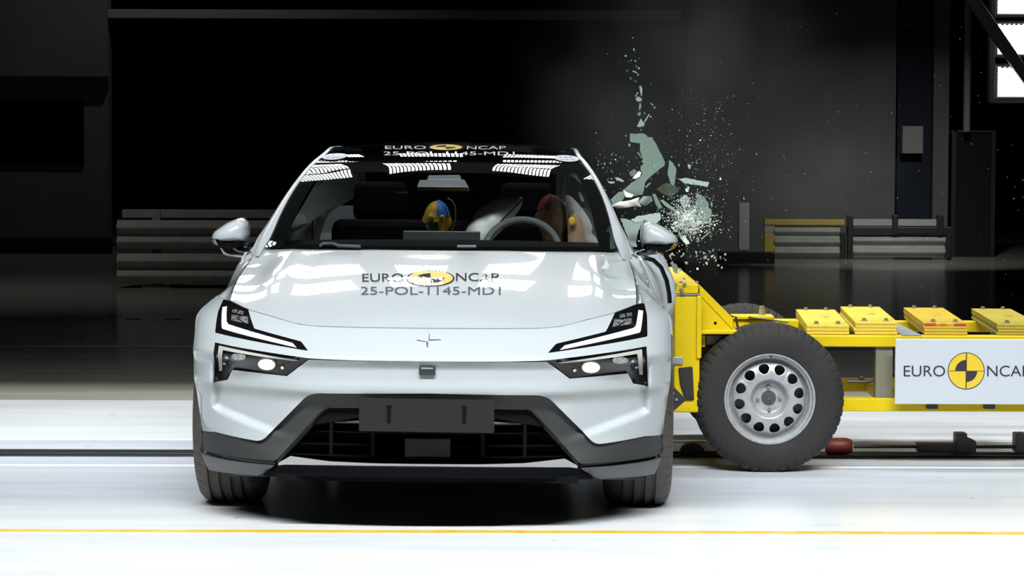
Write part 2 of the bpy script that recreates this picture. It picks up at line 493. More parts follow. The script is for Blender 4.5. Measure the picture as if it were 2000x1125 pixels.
# the tow track: two dark edge bars and a grey rail bed
tk = tag(empty('tow_track', (0, 13.0, -.05)), 'dark steel tow track let into the white floor behind the car', 'rail')
MB().box2((-WX, -.13, 0), (WX, .15, .028)).build('rail_bed', mat('rail_bed_steel', (.36, .36, .345), .5, .1, noise=(3, (.20, .20, .19), .3, .7)), tk, smooth=False)
for y in (-.125, -.01, .135):
    MB().box2((-WX, y - .012, 0), (WX, y + .012, .052)).build('rail_edge', M_['dark'], tk, smooth=False)

# lighting gantries above the track (out of the picture): added black boards box the lamps in and cut their light off down the hall
for g, lab in zip(GANTRIES, ('lighting gantry over the track in front of the car, with added light-cutting boards', 'lighting gantry over the track behind the trolley wheels, with added light-cutting boards')):
    gt = tag(empty('lighting_gantry', (0, g['y'], 6.4)), lab, 'light')
    h = g['z'] - 6.4
    fy = (g['cut'][1] - g['y']) * h / g['z'] ; ny = (g['cut'][0] - g['y']) * h / g['z'] * .5
    fy += g['sy'] / 2 * (6.4 / g['z']) * .5; ny -= g['sy'] / 2
    MB().box2((-7, fy, 0), (7, fy + .04, h + .3)).build('light_flag', M_['black'], gt, smooth=False)
    MB().box2((-7, ny - .04, h * .5), (7, ny, h + .3)).build('light_flag', M_['black'], gt, smooth=False)
    MB().box2((-7, ny - .04, h + .3), (7, fy + .04, h + .34)).build('top_board', M_['black'], gt, smooth=False)
    for gx in GX:
        MB().box2((gx - 2.15, -g['sy'] / 2, h + .26), (gx + 2.15, g['sy'] / 2, h + .29)).build('lamp_housing', M_['dark'], gt, smooth=False)
    for gx in (-6, 0, 6):
        MB().tube([(gx, 0, h + .34), (gx, 0, ZC - 6.42)], .03).build('drop_rod', M_['dark'], gt)

# LED flood banks seen mirrored in the car
for (row, c, bx, by, bz, bh) in BANKS:
    e = tag(empty('led_flood_bank', (bx, by, bz)), 'LED flood bank hung from the ceiling, row %s, %s' % (('nearest the car', 'in the middle', 'farthest back')[row], ('far left', 'left', 'centre', 'right', 'far right')[c + 2]), 'light', 'LED flood banks mirrored in the hood')
    q = Vector((-bx * .03, -1, -.5)).to_track_quat('-Z', 'Y').to_matrix().to_4x4()
    hb = MB(); Mx = q.to_3x3()
    hb.box(Mx @ Vector((0, 0, .10)), (.94, bh + .08, .12), Mx)
    hb.build('housing', M_['dark'], e, smooth=False)
    MB().tube([(0, .08, .3), (0, .08, ZC - bz - .02)], .025).build('drop_rod', M_['dark'], e)

# ================================================================ the car
CAR = empty('car', (-0.338, 10.45, 0.0), (0, R(0.30), R(-0.70)))
tag(CAR, 'white electric crossover facing the camera, struck in its side by the yellow trolley', 'car')
D0 = 10.45

Pz = curve1([(.10, .16), (.17, .10), (.215, .035), (.25, .0), (.30, .012), (.40, .04), (.50, .045), (.53, .035), (.547, .022), (.565, .018), (.60, .024), (.64, .026), (.664, .013), (.682, .001), (.695, .011), (.73, .045), (.76, .075), (.79, .108), (.82, .148), (.86, .21), (.90, .275), (.95, .35)])
Ku = curve1([(0, 0), (.2, .008), (.4, .035), (.55, .075), (.68, .13), (.78, .19), (.86, .26), (.92, .33), (.96, .395), (.985, .455), (1.0, .52), (1.06, .8)])
wz = curve1([(.10, .90), (.2, .935), (.35, .965), (.5, .99), (.6, 1.0), (.80, 1.0), (.83, .992), (.86, .965), (.885, .935), (.93, .90), (.98, .88), (1.05, .86)])
def pocket(u, z):
    u = abs(u)
    side = sstep(.893, .877, u) * sstep(.50, .80, u)
    top = sstep(.675, .60, z)
    zb = .445 - (.885 - u) * .28                 # lower edge runs down towards the centre
    bot = sstep(zb - .004, zb + .022, z)
    return .055 * side * top * bot
def F0(u, z):
    return Pz(z) + Ku(min(1.0, abs(u) / wz(z)))
def F(u, z):
    return F0(u, z) + pocket(u, z)

def Q(hw, y, f=None):
    """front-view measure (half width and row in the photo) -> lateral u and height z on the front surface"""
    f = f or F0
    u, z = hw / FPX * 10.7, .6
    an = math.tan(PITCH + math.atan((y - H / 2) / FPX))
    for _ in range(25):
        Y = D0 + f(min(u, .99), z)
        z = CAMZ - Y * an
        u = hw * (Y * math.cos(PITCH) + (CAMZ - z) * math.sin(PITCH)) / FPX
    return (u, z)
def QL(pts, f=None): return [Q(a, b, f) for a, b in pts]
def mir(poly): return [(-a, b) for a, b in poly]
def sym(half):
    """right half outline from top centre to bottom centre -> whole outline"""
    return half + [(-a, b) for a, b in half[::-1] if abs(a) > 1e-6]
def front(off=0.0, f=None):
    f = f or F
    return lambda u, z: (u, f(u, z) + off, z)

# corner of hood, lamp and fender
UB = .985
def boundary(z): return UB * wz(z)
zs_b = [.886, .86, .83, .80, .76, .72, .68, .64, .60, .56, .52, .48, .44, .41]
bound = [(boundary(z), z) for z in zs_b]

UP_OUT = round_poly(QL([(411, 588), (419, 612), (422.5, 654), (413, 656), (234, 688), (249, 669.5), (343.5, 645), (358, 608.5), (397, 592)]), .006)
LO_OUT_R = QL([(232, 703), (421, 674), (424.5, 752), (399, 747), (389, 727), (277, 736.5)])
# bumper: one continuous painted front with openings for the lamps and a slit along the crease
seam_px = [(0, 643), (110, 642.5), (210, 641), (255, 637), (305, 623.5), (358, 609), (397, 592.5)]
seam = QL(seam_px)
crease = lambda hw: 707 - 3.0 * (hw / 232.0)**2
bump_half = seam + [(boundary(.886) - .004, .889)] + bound + QL([(452, 843), (420, 848)]) + round_poly(QL([(420, 848), (333, 865), (321, 861), (237, 776), (219, 770.5), (0, 769)]), .02)[5:-5] + [(0, Q(0, 769)[1])] + [(0, Q(0, 769)[1])]
slit_top = [Q(h, crease(h)) for h in (150, 80, 0)]
lo_hole = QL([(231, 702.5), (421.5, 673), (425.5, 753), (398.5, 748.5), (388.5, 728.5), (276.5, 738), (232.5, 705), (150, crease(150) + .9), (80, crease(80) + .9)]) + [(0, Q(0, crease(0) + .9)[1])]
lo_hole = round_poly(lo_hole[:6], .004)[3:] + lo_hole[6:] if False else lo_hole
hole_full = lo_hole + [(-a, b) for a, b in lo_hole[:-1][::-1]] + [(-a, b) for a, b in slit_top[:-1]] + [slit_top[2]] + slit_top[:-1][::-1]
bumper = patch('front_bumper', sym(bump_half), front(), M_['paint'], CAR, holes=[UP_OUT, mir(UP_OUT), hole_full], step=.0121, thick=.025,
               extra=[(sg * (.872 + .0044 * i), .41 + .0088 * j) for sg in (1, -1) for i in range(7) for j in range(32)])
# dark liner behind the openings
liner = patch('bumper_liner', sym([(0, .84), (.80, .86), (.90, .80), (.92, .45), (.5, .40), (0, .5)]), front(.045), M_['void'], CAR, step=.05, thick=0)

# lamps -------------------------------------------------------
def lampset(sg):
    up = empty('upper_headlight'); up.parent = CAR
    mm = (lambda p: p) if sg > 0 else mir
    patch('housing', mm(UP_OUT), front(.003), M_['gloss'], up, step=.02, thick=.03)
    drl = QL([(402, 602), (411, 603.5), (409.5, 642), (408, 646), (257, 681.5), (266, 672.5), (396, 637), (400, 632)])
    patch('light_guide', mm(drl), front(-.003), M_['drl'], up, step=.02, thick=.008)
    for seg in ([(367, 611), (377, 609.5), (380, 616), (368, 618.5)], [(379, 608.5), (390, 607), (391, 613.5), (382, 615.5)],
                [(359, 621), (374, 621), (377, 624), (365, 634), (355, 636)], [(376, 620), (391, 617.5), (391, 629), (368, 634), (379, 626)]):
        patch('lens', mm(QL(seg)), front(-.002), M_['lens'], up, step=.02, thick=.006)
    lo = empty('lower_headlight'); lo.parent = CAR
    patch('housing', mm(round_poly(LO_OUT_R, .006)), front(.012), M_['gloss'], lo, step=.02, thick=.03)
    drl2 = QL([(413.5, 679), (416.5, 731), (410, 731), (405, 688), (261, 708), (253, 706.5)])
    patch('light_guide', mm(drl2), front(.004), M_['drldim'], lo, step=.02, thick=.01)
    # lit main lens and the dim lens beside it
    def ell(hc, yc, a, b): return QL([(hc + a * math.cos(t) * (1 if abs(math.cos(t)) < .8 else .93), yc + b * math.sin(t)) for t in [2 * PI * k / 20 for k in range(20)]])
    patch('bezel', mm(ell(317, 716, 22, 14.5)), front(.008), M_['dark'], lo, step=.02, thick=.01)
    patch('lens', mm(ell(317.5, 716, 18.5, 11)), front(.003), M_['lit'], lo, step=.02, thick=.01)['label'] = 'lit white lens'
    patch('lens', mm(ell(373, 701, 16, 7)), front(.006), M_['lens'], lo, step=.02, thick=.01)['label'] = 'unlit grey lens'
    for h_, y_ in ((397, 703), (404, 716), (286, 722)):
        patch('reflector', mm(ell(h_, y_, 3.5, 3.0)), front(.006), M_['chrome'], lo, step=.02, thick=.006)
    return up, lo
for sg in (1, -1): lampset(sg)

# emblem: a broken four-armed star of thin blades
eb = empty('emblem'); eb.parent = CAR
for poly in ([(1.5, 652), (2.4, 652), (3.2, 664.5), (1.5, 665.5)], [(3.4, 663.6), (25, 662.8), (25, 664), (3.4, 665.2)], [(-22, 664.2), (-22, 665.4), (-6, 667.8), (-3.2, 667.2)], [(-3.2, 668.2), (-1.2, 678.5), (0.6, 678.5), (0.2, 667.5)]):
    patch('blade', QL([(a, b + 0) for a, b in poly]), front(-.002), M_['dark'], eb, step=.01, thick=.004)
# camera block
rb = patch('front_camera', round_poly(QL([(-16, 717), (16, 717), (16, 732.5), (-16, 732.5)]), .006), front(-.014), M_['cladding'], CAR, step=.02, thick=.03)
patch('camera_lens', round_poly(QL([(-12, 717.5), (12, 717.5), (12, 720.5), (-12, 720.5)]), .002), front(-.0155), M_['chrome'], rb, step=.02, thick=.003)

# charcoal cladding round the grille ------------------------------------------------
FC = lambda u, z: Pz(z) + Ku(min(1.0, abs(u) / wz(z))) + .006 + pocket(u, z) + .02 * sstep(.86, .5, abs(u)) * sstep(.55, .48, z) * sstep(.26, .33, z)
clad_half = QL([(0, 766)]) + QL([(110, 766), (219, 767)]) + QL([(241, 773), (324, 858), (333, 861), (420, 844), (451, 840)]) + QL([(453, 866), (450, 881), (300, 904)])
gr_half = round_poly(QL([(189, 797), (206, 803), (221, 819), (296, 903)]), .01)
clad = patch('lower_bumper_cladding', sym(clad_half + gr_half[::-1] + [(0, Q(0, 797)[1])]), front(0, FC), M_['cladding'], CAR, step=.018, thick=.05)
# bevelled inner frame of the grille opening
fr = MB()
inner = QL([(0, 797), (100, 797), (189, 797), (206, 803), (221, 819), (260, 863), (297, 907)])
inner2 = QL([(0, 803), (98, 803), (184, 803), (199, 808), (213, 823), (251, 866), (287, 907)])
for s in (1, -1):
    rows = [[(s * a, FC(a, b) - .002, b) for a, b in inner], [(s * a, FC(a, b) + .045, b) for a, b in inner2], [(s * a, FC(a, b) + .14, b) for a, b in inner2]]
    fr.grid(rows)
fr.build('grille_frame', M_['cladlow'], CAR)
tz = curve1([(0, 0), (1, 1)])
up_frame = sym(QL([(0, 776), (195, 776.5), (204, 783), (196, 790), (0, 790)]))
# groove and skirts
patch('cladding_groove', QL([(449, 878), (300, 901), (296, 912), (447, 891)]), front(.03), M_['gloss'], CAR, step=.02, thick=.03)
patch('cladding_groove', mir(QL([(455, 882), (300, 905), (296, 911), (452, 889)])), front(.006), M_['gloss'], CAR, step=.02, thick=.03)
FS = lambda u, z: Pz(z) + Ku(min(1.0, abs(u) / .962)) - .006
sk = QL([(449, 891), (444, 906), (436, 922), (336, 932.5), (322, 928), (300, 913)], FS)
for s in (1, -1):
    patch('front_skirt', sk if s > 0 else mir(sk), front(0, FS), M_['cladlow'], CAR, step=.02, thick=.05)
# grille: recess, slats, ribs, radar block
gb = MB(); 
gb.box2((-.66, .20, .24), (.66, .22, .56))
gb.build('grille_back', M_['void'], CAR, smooth=False)
def gslat(y, hw, dep=.075, th=3.2, m='dark', name='grille_slat', hw0=None):
    segs = []
    u1, z = Q(hw, y, FC); hh = th * 10.6 / FPX / 2
    rows = []
    n = 16
    for k in range(n + 1):
        u = lerp(-u1, u1, k / n) if hw0 is None else lerp(Q(hw0, y, FC)[0], u1, k / n)
        d = Pz(z) + Ku(abs(u)) + dep
        rows.append([(u, d, z + hh), (u, d - .006, z), (u, d, z - hh), (u, d + .09, z - hh), (u, d + .09, z + hh)])
    mb = MB(); mb.grid([r_ + [r_[0]] for r_ in rows])
    return mb.build(name, M_[m], CAR, ang=25)
for y, hw, m in ((820, 214, 'cladding'), (847, 236, 'gloss'), (871, 258, 'gloss'), (893, 272, 'gloss')):
    gslat(y, hw, m=m)
gslat(827, 183, dep=.06, th=6, m='cladlow', hw0=130); gslat(827, -183, dep=.06, th=6, m='cladlow', hw0=-130)
for hx in (-190, -108, 108, 190):
    u = Q(hx, 860, FC)[0]
    MB().box2((u - .007, .09 + Ku(abs(u)), .27), (u + .007, .2, .50)).build('grille_rib', M_['black'], CAR, smooth=False)
rbk = Q(45, 857, FC), Q(45, 901, FC)
bevel(MB().box2((-rbk[0][0], .085, rbk[1][1]), (rbk[0][0], .14, rbk[0][1])).build('radar_block', M_['plate'], CAR, smooth=False), .006)
# chrome lip + gloss lip below
lipz = lambda h: 910.5 - 2.5 * (h / 240)**2
lip = sym(QL([(0, 908.5), (100, 908), (190, 904.5), (268, 894), (293, 908), (293, 914), (200, 919), (100, 922), (0, 922)]))
patch('chrome_lip', lip, lambda u, z: (u, Ku(abs(u)) + .030 - .16 * (z - .25), z), M_['chrome'], CAR, step=.012, thick=.02)
lip2f = lambda u, z: (u, Ku(min(1, abs(u) / wz(z))) + .012 + .35 * (z - .235), z)
lip2 = sym(QL([(0, 915), (100, 915), (200, 913.5), (290, 911), (300, 911.5), (322, 928), (316, 930), (200, 931), (0, 932)]))
patch('lower_lip', lip2, lip2f, M_['gloss'], CAR, step=.018, thick=.05)
for s in (1, -1):
    mb = MB(); a, b = Q(282, 934)[0], .845
    mb.prism([(s * a, .38, .165), (s * b, .40, .165), (s * b, .40, .235), (s * (a - .05), .36, .215)], (0, .03, 0))
    mb.build('wheel_deflector', M_['cladding'], CAR, smooth=False)
MB().box2((-.60, .08, .19), (.60, 4.5, .215)).build('underbody', M_['void'], CAR, smooth=False)

# number plate blank
pl = patch('number_plate', round_poly(QL([(-131, 776.5), (131, 778), (131, 840), (-131, 838.5)], FC), .006), lambda u, z: (u, -.012 + .03 * u * u, z), M_['plate'], CAR, step=.03, thick=.018)
pc = Q(0, 807, FC)[1]
for s in (-1, 1):
    u = s * Q(73, 807, FC)[0]
    patch('plate_slot', round_poly([(u - .012, pc + .028), (u - .012, pc + .038), (u + .012, pc + .038), (u + .012, pc + .028), (u + .008, pc + .024), (u + .008, pc - .034), (u - .008, pc - .034), (u - .008, pc + .024)], .003), lambda a, b: (a, -.0135 + .03 * a * a, b), M_['void'], pl, step=.03, thick=.003)

# hood ------------------------------------------------------------------------------
seam3 = [(u, F(u, z) + .006, z + .004) for u, z in seam] 
fs_d = curve1([(p[0], p[1]) for p in seam3]); fs_z = curve1([(p[0], p[2]) for p in seam3])
UA = seam3[-1][0]
def hood(t, v):
    a = abs(t); sg = 1 if t >= 0 else -1
    u0 = UA * a; A = Vector((u0, fs_d(u0), fs_z(u0)))
    B = Vector((.822 * a, 1.15 + .30 * a * a, 1.066 - .008 * a**4))
    Lq = B.y - A.y
    a1 = lerp(.56, .30, a**1.5); a2 = lerp(.165, .30, a**3)
    P1 = A + Vector((.008 * a, Lq * .30, Lq * .30 * a1)); P2 = B + Vector((.03 * a, -Lq * .33, -Lq * .33 * a2))
    p = A * (1 - v)**3 + P1 * 3 * v * (1 - v)**2 + P2 * 3 * v * v * (1 - v) + B * v**3
    # raised flank creases
    p.z += .012 * math.exp(-((a - .80) / .07)**2) * math.sin(PI * v)**.7
    p.x *= sg
    return p
NT, NV = 72, 40
rows = [[hood(-1 + 2 * i / NT, j / NV) for i in range(NT + 1)] for j in range(NV + 1)]
mb = MB(); mb.grid(rows)
# turned-down front and rear edges
mb.grid([rows[0], [p + Vector((0, .012, -.02)) for p in rows[0]]]); mb.grid([rows[-1], [p + Vector((0, .004, -.03)) for p in rows[-1]]])
mb.grid([[r_[0] for r_ in rows], [r_[0] + Vector((.003, 0, -.03)) for r_ in rows]]); mb.grid([[r_[-1] for r_ in rows], [r_[-1] + Vector((-.003, 0, -.03)) for r_ in rows]])
hd = mb.build('hood', M_['paint'], CAR, ang=50)
edge = [hood(1, j / NV) for j in range(NV + 1)]

CW = CAR.matrix_world
bpy.context.view_layer.update(); CW = CAR.matrix_world.copy()
def surf_at(fn, px, py, v0, v1, u_of):
    """parameters on fn(t, v) that the photo shows at row py, with t taken from the column px"""
    t = 0
    for _ in range(4):
        lo, hi = v0, v1
        for _ in range(22):
            m = (lo + hi) / 2
            if proj(CW @ fn(t, m))[1] > py: lo = m
            else: hi = m
        q = CW @ fn(t, lo)
        X = at(px, py, q.y).x
        loc = CW.inverted() @ Vector((X, q.y, q.z))
        t = u_of(loc.x, lo)
    return fn(t, lo)
def lettering(s, fn, box, m, parent, v0, v1, u_of, off=.0025, name='lettering'):
    vs, fs = text_shape(s)
    x0, x1, y0, y1 = box
    P = [surf_at(fn, lerp(x0, x1, a), lerp(y1, y0, b), v0, v1, u_of) + Vector((0, -off * .25, off)) for a, b in vs]
    return mkobj(name, P, fs, M_[m], parent, smooth=False)
hu = lambda x, v: max(-1, min(1, x / lerp(UA, .822, v)))
def roundel(fn, cx, cy, rx, ry, parent, v0, v1, u_of, black='letter'):
    def ring(a0, a1, r0, r1, m, nm, off, n=40):
        vs = []; fs = []
        for k in range(n + 1):
            an = a0 + (a1 - a0) * k / n
            for r_ in (r0, r1):
                vs.append(surf_at(fn, cx + rx * r_ * math.cos(an), cy - ry * r_ * math.sin(an), v0, v1, u_of) + Vector((0, -off * .25, off)))
        fs = [(2 * k, 2 * k + 1, 2 * k + 3, 2 * k + 2) for k in range(n)]
        return mkobj(nm, vs, fs, M_[m], parent, smooth=False)
    d = ring(0, 2 * PI, .02, .93, 'decalyellow', 'roundel', .003)
    ring(0, 2 * PI, .93, 1, black, 'roundel_ring', .003)
    ring(PI / 2, PI, .02, .58, black, 'roundel_quadrant', .0042, 12); ring(1.5 * PI, 2 * PI, .02, .58, black, 'roundel_quadrant', .0042, 12)
lettering('EURO', hood, (710, 789, 535, 551), 'letter', hd, .2, 1, hu)
lettering('NCAP', hood, (890, 972, 534, 550), 'letter', hd, .2, 1, hu)
roundel(hood, 841, 544.5, 46, 15.5, hd, .2, 1, hu)
lettering('25-POL-1145-MD1', hood, (706, 976, 561, 576.5), 'lettergrey', hd, .2, 1, hu)

CWi_ = CW.inverted()
# fenders ---------------------------------------------------------------------------
w_door = curve1([(.2, .93), (.36, .955), (.5, .97), (.62, .985), (.72, .985), (.80, .98), (.86, .965), (.92, .945), (.98, .915), (1.05, .88), (1.12, .86)])
AX, AZ, AR = .885, .365, .395
def side(d, z):
    k = sstep(.9, 1.5, d)
    w = lerp(wz(z) * UB, w_door(z), k)
    fl = .022 * math.exp(-((d - AX) / .38)**2) * sstep(.90, .72, z) * sstep(.30, .45, z) * sstep(.49, .62, d)
    fl += .022 * math.exp(-((d - 3.87) / .42)**2) * sstep(.92, .75, z)
    return w + fl
def fender(sg):
    NS, NQ = 40, 26; cols = []
    for i in range(NS + 1):
        s = i / NS
        T = edge[min(NV, int(round(s * NV)))] + Vector((.004, 0, -.001))
        an = lerp(PI - .12, -.30, s)
        A = (AX + AR * math.cos(an), AZ + AR * math.sin(an))
        col = []
        for j in range(NQ + 1):
            q = j / NQ
            if i == 0:
                z = lerp(T.z, A[1], q); u = UB * wz(z); d = F0(u, z) if q > 0 else T.y
                p = Vector((u, d, z))
                if q < .12: p = T.lerp(p, q / .12) if q > 0 else T.copy()
            else:
                d0 = lerp(T.y, A[0], q); z = lerp(T.z, A[1], q)
                fd = F0(UB * wz(z), z)
                d = lerp(fd, d0, 1) if True else d0
                c0 = cols[0][j]
                blend = sstep(0, .5, s)
                d = d0 if s > .5 else lerp(c0.y + (d0 - lerp(cols[0][0].y, cols[0][NQ].y, q)), d0, blend)
                u = side(d, z)
                wq = lerp(.30, .05, sstep(.55, 1, s)); u = lerp(T.x, u, sstep(0, wq, q)**.6) if q < wq else u
                p = Vector((u, d, z))
            col.append(p)
        cols.append(col)
    rows = [[Vector((sg * p.x, p.y, p.z)) for p in c] for c in cols]
    mb = MB(); mb.grid(rows)
    mb.grid([[c[-1] for c in rows], [Vector((c[-1].x - sg * .05, c[-1].y, c[-1].z)) for c in rows]])
    return mb.build('fender', M_['paint'], CAR, ang=60)
for sg in (1, -1):
    fender(sg)
    # black arch lip
    mb = MB(); pth = []
    for k in range(25):
        an = lerp(PI - .25, -.2, k / 24); pth.append((sg * (side(AX + AR * math.cos(an), AZ + AR * math.sin(an)) - .012), AX + (AR - .004) * math.cos(an), AZ + (AR - .004) * math.sin(an)))
    mb.tube(pth, .012, 6); mb.build('arch_trim', M_['cladding'], CAR)
    # wheel-well liner
    mb = MB(); rws = []
    for k in range(25):
        an = lerp(PI + .1, -.1, k / 24)
        rws.append([(sg * .60, AX + .39 * math.cos(an), AZ + .39 * math.sin(an)), (sg * .955, AX + .39 * math.cos(an), AZ + .39 * math.sin(an))])
    mb.grid(rws); mb.build('wheel_liner', M_['void'], CAR)

# doors, sills and rear quarters ------------------------------------------------------
RX, RR = 3.885, .40
def sidepanel(name, poly, m, sg, step=.05, off=0.0, bulge=None):
    def sf(d, z):
        u = side(d, z) + off + (bulge(d, z) if bulge else 0)
        return (sg * u, d, z)
    return patch(name, poly, sf, m, CAR, step=step, thick=.03, back=(-sg, 0, 0))
def arc(cx, cz, r, a0, a1, n=14): return [(cx + r * math.cos(lerp(a0, a1, k / n)), cz + r * math.sin(lerp(a0, a1, k / n))) for k in range(n + 1)]
DOOR_D = 1.46
def dent(d, z):                                  # the struck door: buckled outwards ahead of the barrier, pushed in behind
    return sstep(.62, .95, z) * ((.10 + .02 * math.sin(d * 60 + z * 12)) * math.exp(-((d - 1.68) / .13)**2)) + .012 * math.sin((d - 1.46) * 40 + z * 9) * sstep(1.46, 1.55, d) * sstep(2.3, 1.9, d)
for sg in (1, -1):
    hit = sg > 0
    sidepanel('front_door', [(1.458, 1.035), (2.55, 1.05), (2.55, .36), (1.295, .36)], M_['paint'], sg, .02 if hit else .06, bulge=dent if hit else None)
    sidepanel('rear_door', [(2.56, 1.05), (3.42, 1.06), (3.42, .80), (3.50, .62), (3.47, .36), (2.56, .36)], M_['paint'], sg, .06, bulge=dent if hit else None)
    sidepanel('sill_cladding', [(1.293, .355), (3.46, .355), (3.46, .24), (1.265, .24)], M_['cladding'], sg, .06, -.02, bulge=dent if hit else None)
    sidepanel('rear_quarter', [(3.43, 1.06), (4.62, 1.07), (4.68, .80), (4.60, .45)] + [(d, z) for d, z in arc(RX, AZ, RR, .15, PI - .15)] + [(3.48, .50), (3.51, .62), (3.43, .80)], M_['paint'], sg, .06)
# black window frame of the struck door, bent outwards
mb = MB(); mb.tube([CWi_ @ at(x, y, 11.93) for x, y in ((1258, 503), (1276, 508), (1291, 522), (1302, 548), (1307, 575), (1308, 592))], .010, 8); mb.build('door_frame', M_['gloss'], CAR)
# rear end
mb = MB(); rws = []
for z, d in ((.25, 4.66), (.45, 4.72), (.75, 4.78), (1.0, 4.80), (1.10, 4.72), (1.16, 4.66)):
    rws.append([(u * w_door(z) * .99, d - .13 * abs(u)**3, z) for u in [-1 + k / 10 for k in range(21)]])
mb.grid(rws); mb.build('rear_bumper', M_['paint'], CAR)

# greenhouse --------------------------------------------------------------------------
# windscreen edge (inner) and outer edge of the white pillar band, front to rear
in_u = curve1([(1.38, .792), (1.5, .775), (1.75, .755), (2.0, .725), (2.25, .68), (2.42, .645), (2.6, .615), (2.9, .60), (3.6, .58), (4.3, .56), (4.7, .55)])
in_z = curve1([(1.38, 1.062), (1.5, 1.105), (1.75, 1.20), (2.0, 1.295), (2.25, 1.385), (2.42, 1.436), (2.6, 1.47), (2.9, 1.50), (3.3, 1.50), (3.8, 1.44), (4.3, 1.30), (4.7, 1.14)])
out_u = curve1([(1.28, .832), (1.38, .850), (1.5, .842), (1.75, .802), (2.0, .761), (2.25, .712), (2.42, .676), (2.6, .645), (2.9, .622), (3.6, .606), (4.3, .595), (4.7, .595)])
out_z = curve1([(1.28, .985), (1.38, 1.032), (1.5, 1.082), (1.75, 1.178), (2.0, 1.272), (2.25, 1.365), (2.42, 1.420), (2.6, 1.458), (2.9, 1.492), (3.3, 1.494), (3.8, 1.43), (4.3, 1.29), (4.7, 1.13)])
ds = [1.29 + (4.7 - 1.29) * (k / 60)**1.15 for k in range(61)]
for sg in (1, -1):
    mb = MB(); rws = []
    for d in ds:
        a = Vector((in_u(d), d, in_z(d))); b = Vector((out_u(d), d, out_z(d)))
        n = Vector((b.z - a.z, 0, -(b.x - a.x))).normalized() * -1
        row = [a + Vector((-.004, .012, -.02))]
        for k in range(9):
            t = k / 8; row.append(a.lerp(b, t) + n * .009 * math.sin(PI * t)**.8)
        row.append(b + Vector((-.012, .0, -.02)))
        rws.append([Vector((sg * p.x, p.y, p.z)) for p in row])
    mb.grid(rws); mb.build('roof_pillar', M_['paint'], CAR, ang=70)
    # painted corner between pillar foot, fender and door
    rw = []
    for k in range(12):
        d = lerp(1.43, 1.68, k / 11); T = Vector((out_u(d) - .006, d, out_z(d) - .004)); B = Vector((side(d, 1.035) - .004, d, 1.03))
        rw.append([Vector((sg * lerp(T.x, B.x, j / 6), d, lerp(T.z, B.z, j / 6))) for j in range(7)])
    mb = MB(); mb.grid(rw); mb.build('pillar_foot', M_['paint'], CAR)
    # side glass: the struck side has lost its front pane
    bu = lambda d: side(d, 1.04) - .01
    def sideglass(d0, d1, nm):
        mb = MB(); rw = []
        for k in range(16):
            d = lerp(d0, d1, k / 15); T = Vector((out_u(d) - .008, d, out_z(d) - .012)); B = Vector((bu(d), d, 1.045))
            rw.append([Vector((sg * lerp(B.x, T.x, j / 6) , d, lerp(B.z, T.z, j / 6))) for j in range(7)])
        mb.grid(rw); mb.build(nm, M_['frit'] if nm != 'front_side_window' else M_['ws'], CAR)
    if sg < 0: sideglass(1.62, 2.55, 'front_side_window')
    sideglass(2.62, 4.45, 'rear_side_window')
    mb = MB(); mb.tube([(sg * (out_u(2.58) - .012), 2.58, out_z(2.58) - .015), (sg * (bu(2.6) - .005), 2.6, 1.04)], .035, 6); mb.build('door_pillar', M_['gloss'], CAR)
    # black belt trim
    mb = MB(); mb.tube([(sg * (side(d, 1.045) - .004 + (dent(d, 1.04) if sg > 0 else 0)), d, 1.047) for d in [1.50 + .12 * k for k in range(26)]], .011, 6); mb.build('belt_trim', M_['gloss'], CAR)

_sl = curve1([(0, .350), (.5, .340), (.85, .330), (.92, .320), (.955, .285), (1, .232)])
_cum = [0.0]
for _k in range(200): _cum.append(_cum[-1] + _sl((_k + .5) / 200))
def ws_h(v):
    x = max(0, min(199.999, v * 200)); i = int(x)
    return lerp(_cum[i], _cum[i + 1], x - i) / _cum[-1]
def wsurf(t, v):
    """windscreen: t across (-1..1), v from the cowl up to the header"""
    a = abs(t); sg = 1 if t >= 0 else -1
    dE = lerp(1.385, 2.42, v); dC = lerp(1.15, 2.30, v)
    E = Vector((in_u(dE), dE, in_z(dE)))
    zC = 1.068 + .372 * ws_h(v)
    Cc = Vector((0, dC, zC))
    k = a**2.2
    return Vector((sg * a * E.x, lerp(Cc.y, E.y, k), lerp(Cc.z, E.z, k)))
mb = MB(); mb.grid([[wsurf(-.995 + 1.99 * i / 40, j / 60) for i in range(41)] for j in range(61)])
wscr = mb.build('windscreen', M_['ws'], CAR, ang=80)
# printed black border of the windscreen, just under the glass
def border(t0, t1, v0, v1, nm='windscreen_border'):
    mb = MB(); mb.grid([[wsurf(lerp(t0, t1, i / 30), lerp(v0, v1, j / 8)) + Vector((0, .004, -.004)) for i in range(31)] for j in range(9)])
    return mb.build(nm, M_['black'], wscr, ang=80)
border(-.995, .995, .86, 1.0); border(-.995, .995, 0, .045); border(-.995, -.90, .045, .86); border(.90, .995, .045, .86)

ro_z = curve1([(2.30, 1.440), (2.45, 1.468), (2.6, 1.490), (2.8, 1.512), (3.0, 1.527), (3.2, 1.534), (3.45, 1.530), (3.8, 1.495), (4.2, 1.41), (4.5, 1.31), (4.7, 1.21)])
def roof(t, v):
    a = abs(t); sg = 1 if t >= 0 else -1
    dC = lerp(2.303, 4.68, v); dE = lerp(2.423, 4.70, v); k = a**2.4
    return Vector((sg * a * in_u(dE), lerp(dC, dE, k), lerp(ro_z(dC), in_z(dE) + .002, k)))
mb = MB(); mb.grid([[roof(-.995 + 1.99 * i / 40, j / 50) for i in range(41)] for j in range(51)])
rf = mb.build('roof', M_['roofglass'], CAR, ang=80)
ru = lambda x, v: max(-1, min(1, x / in_u(lerp(2.423, 4.7, v))))
def roofpts(*a): return roof(*a)
lettering('EURO', roof, (752, 832, 285.5, 292), 'letterwhite', rf, 0, .30, ru)
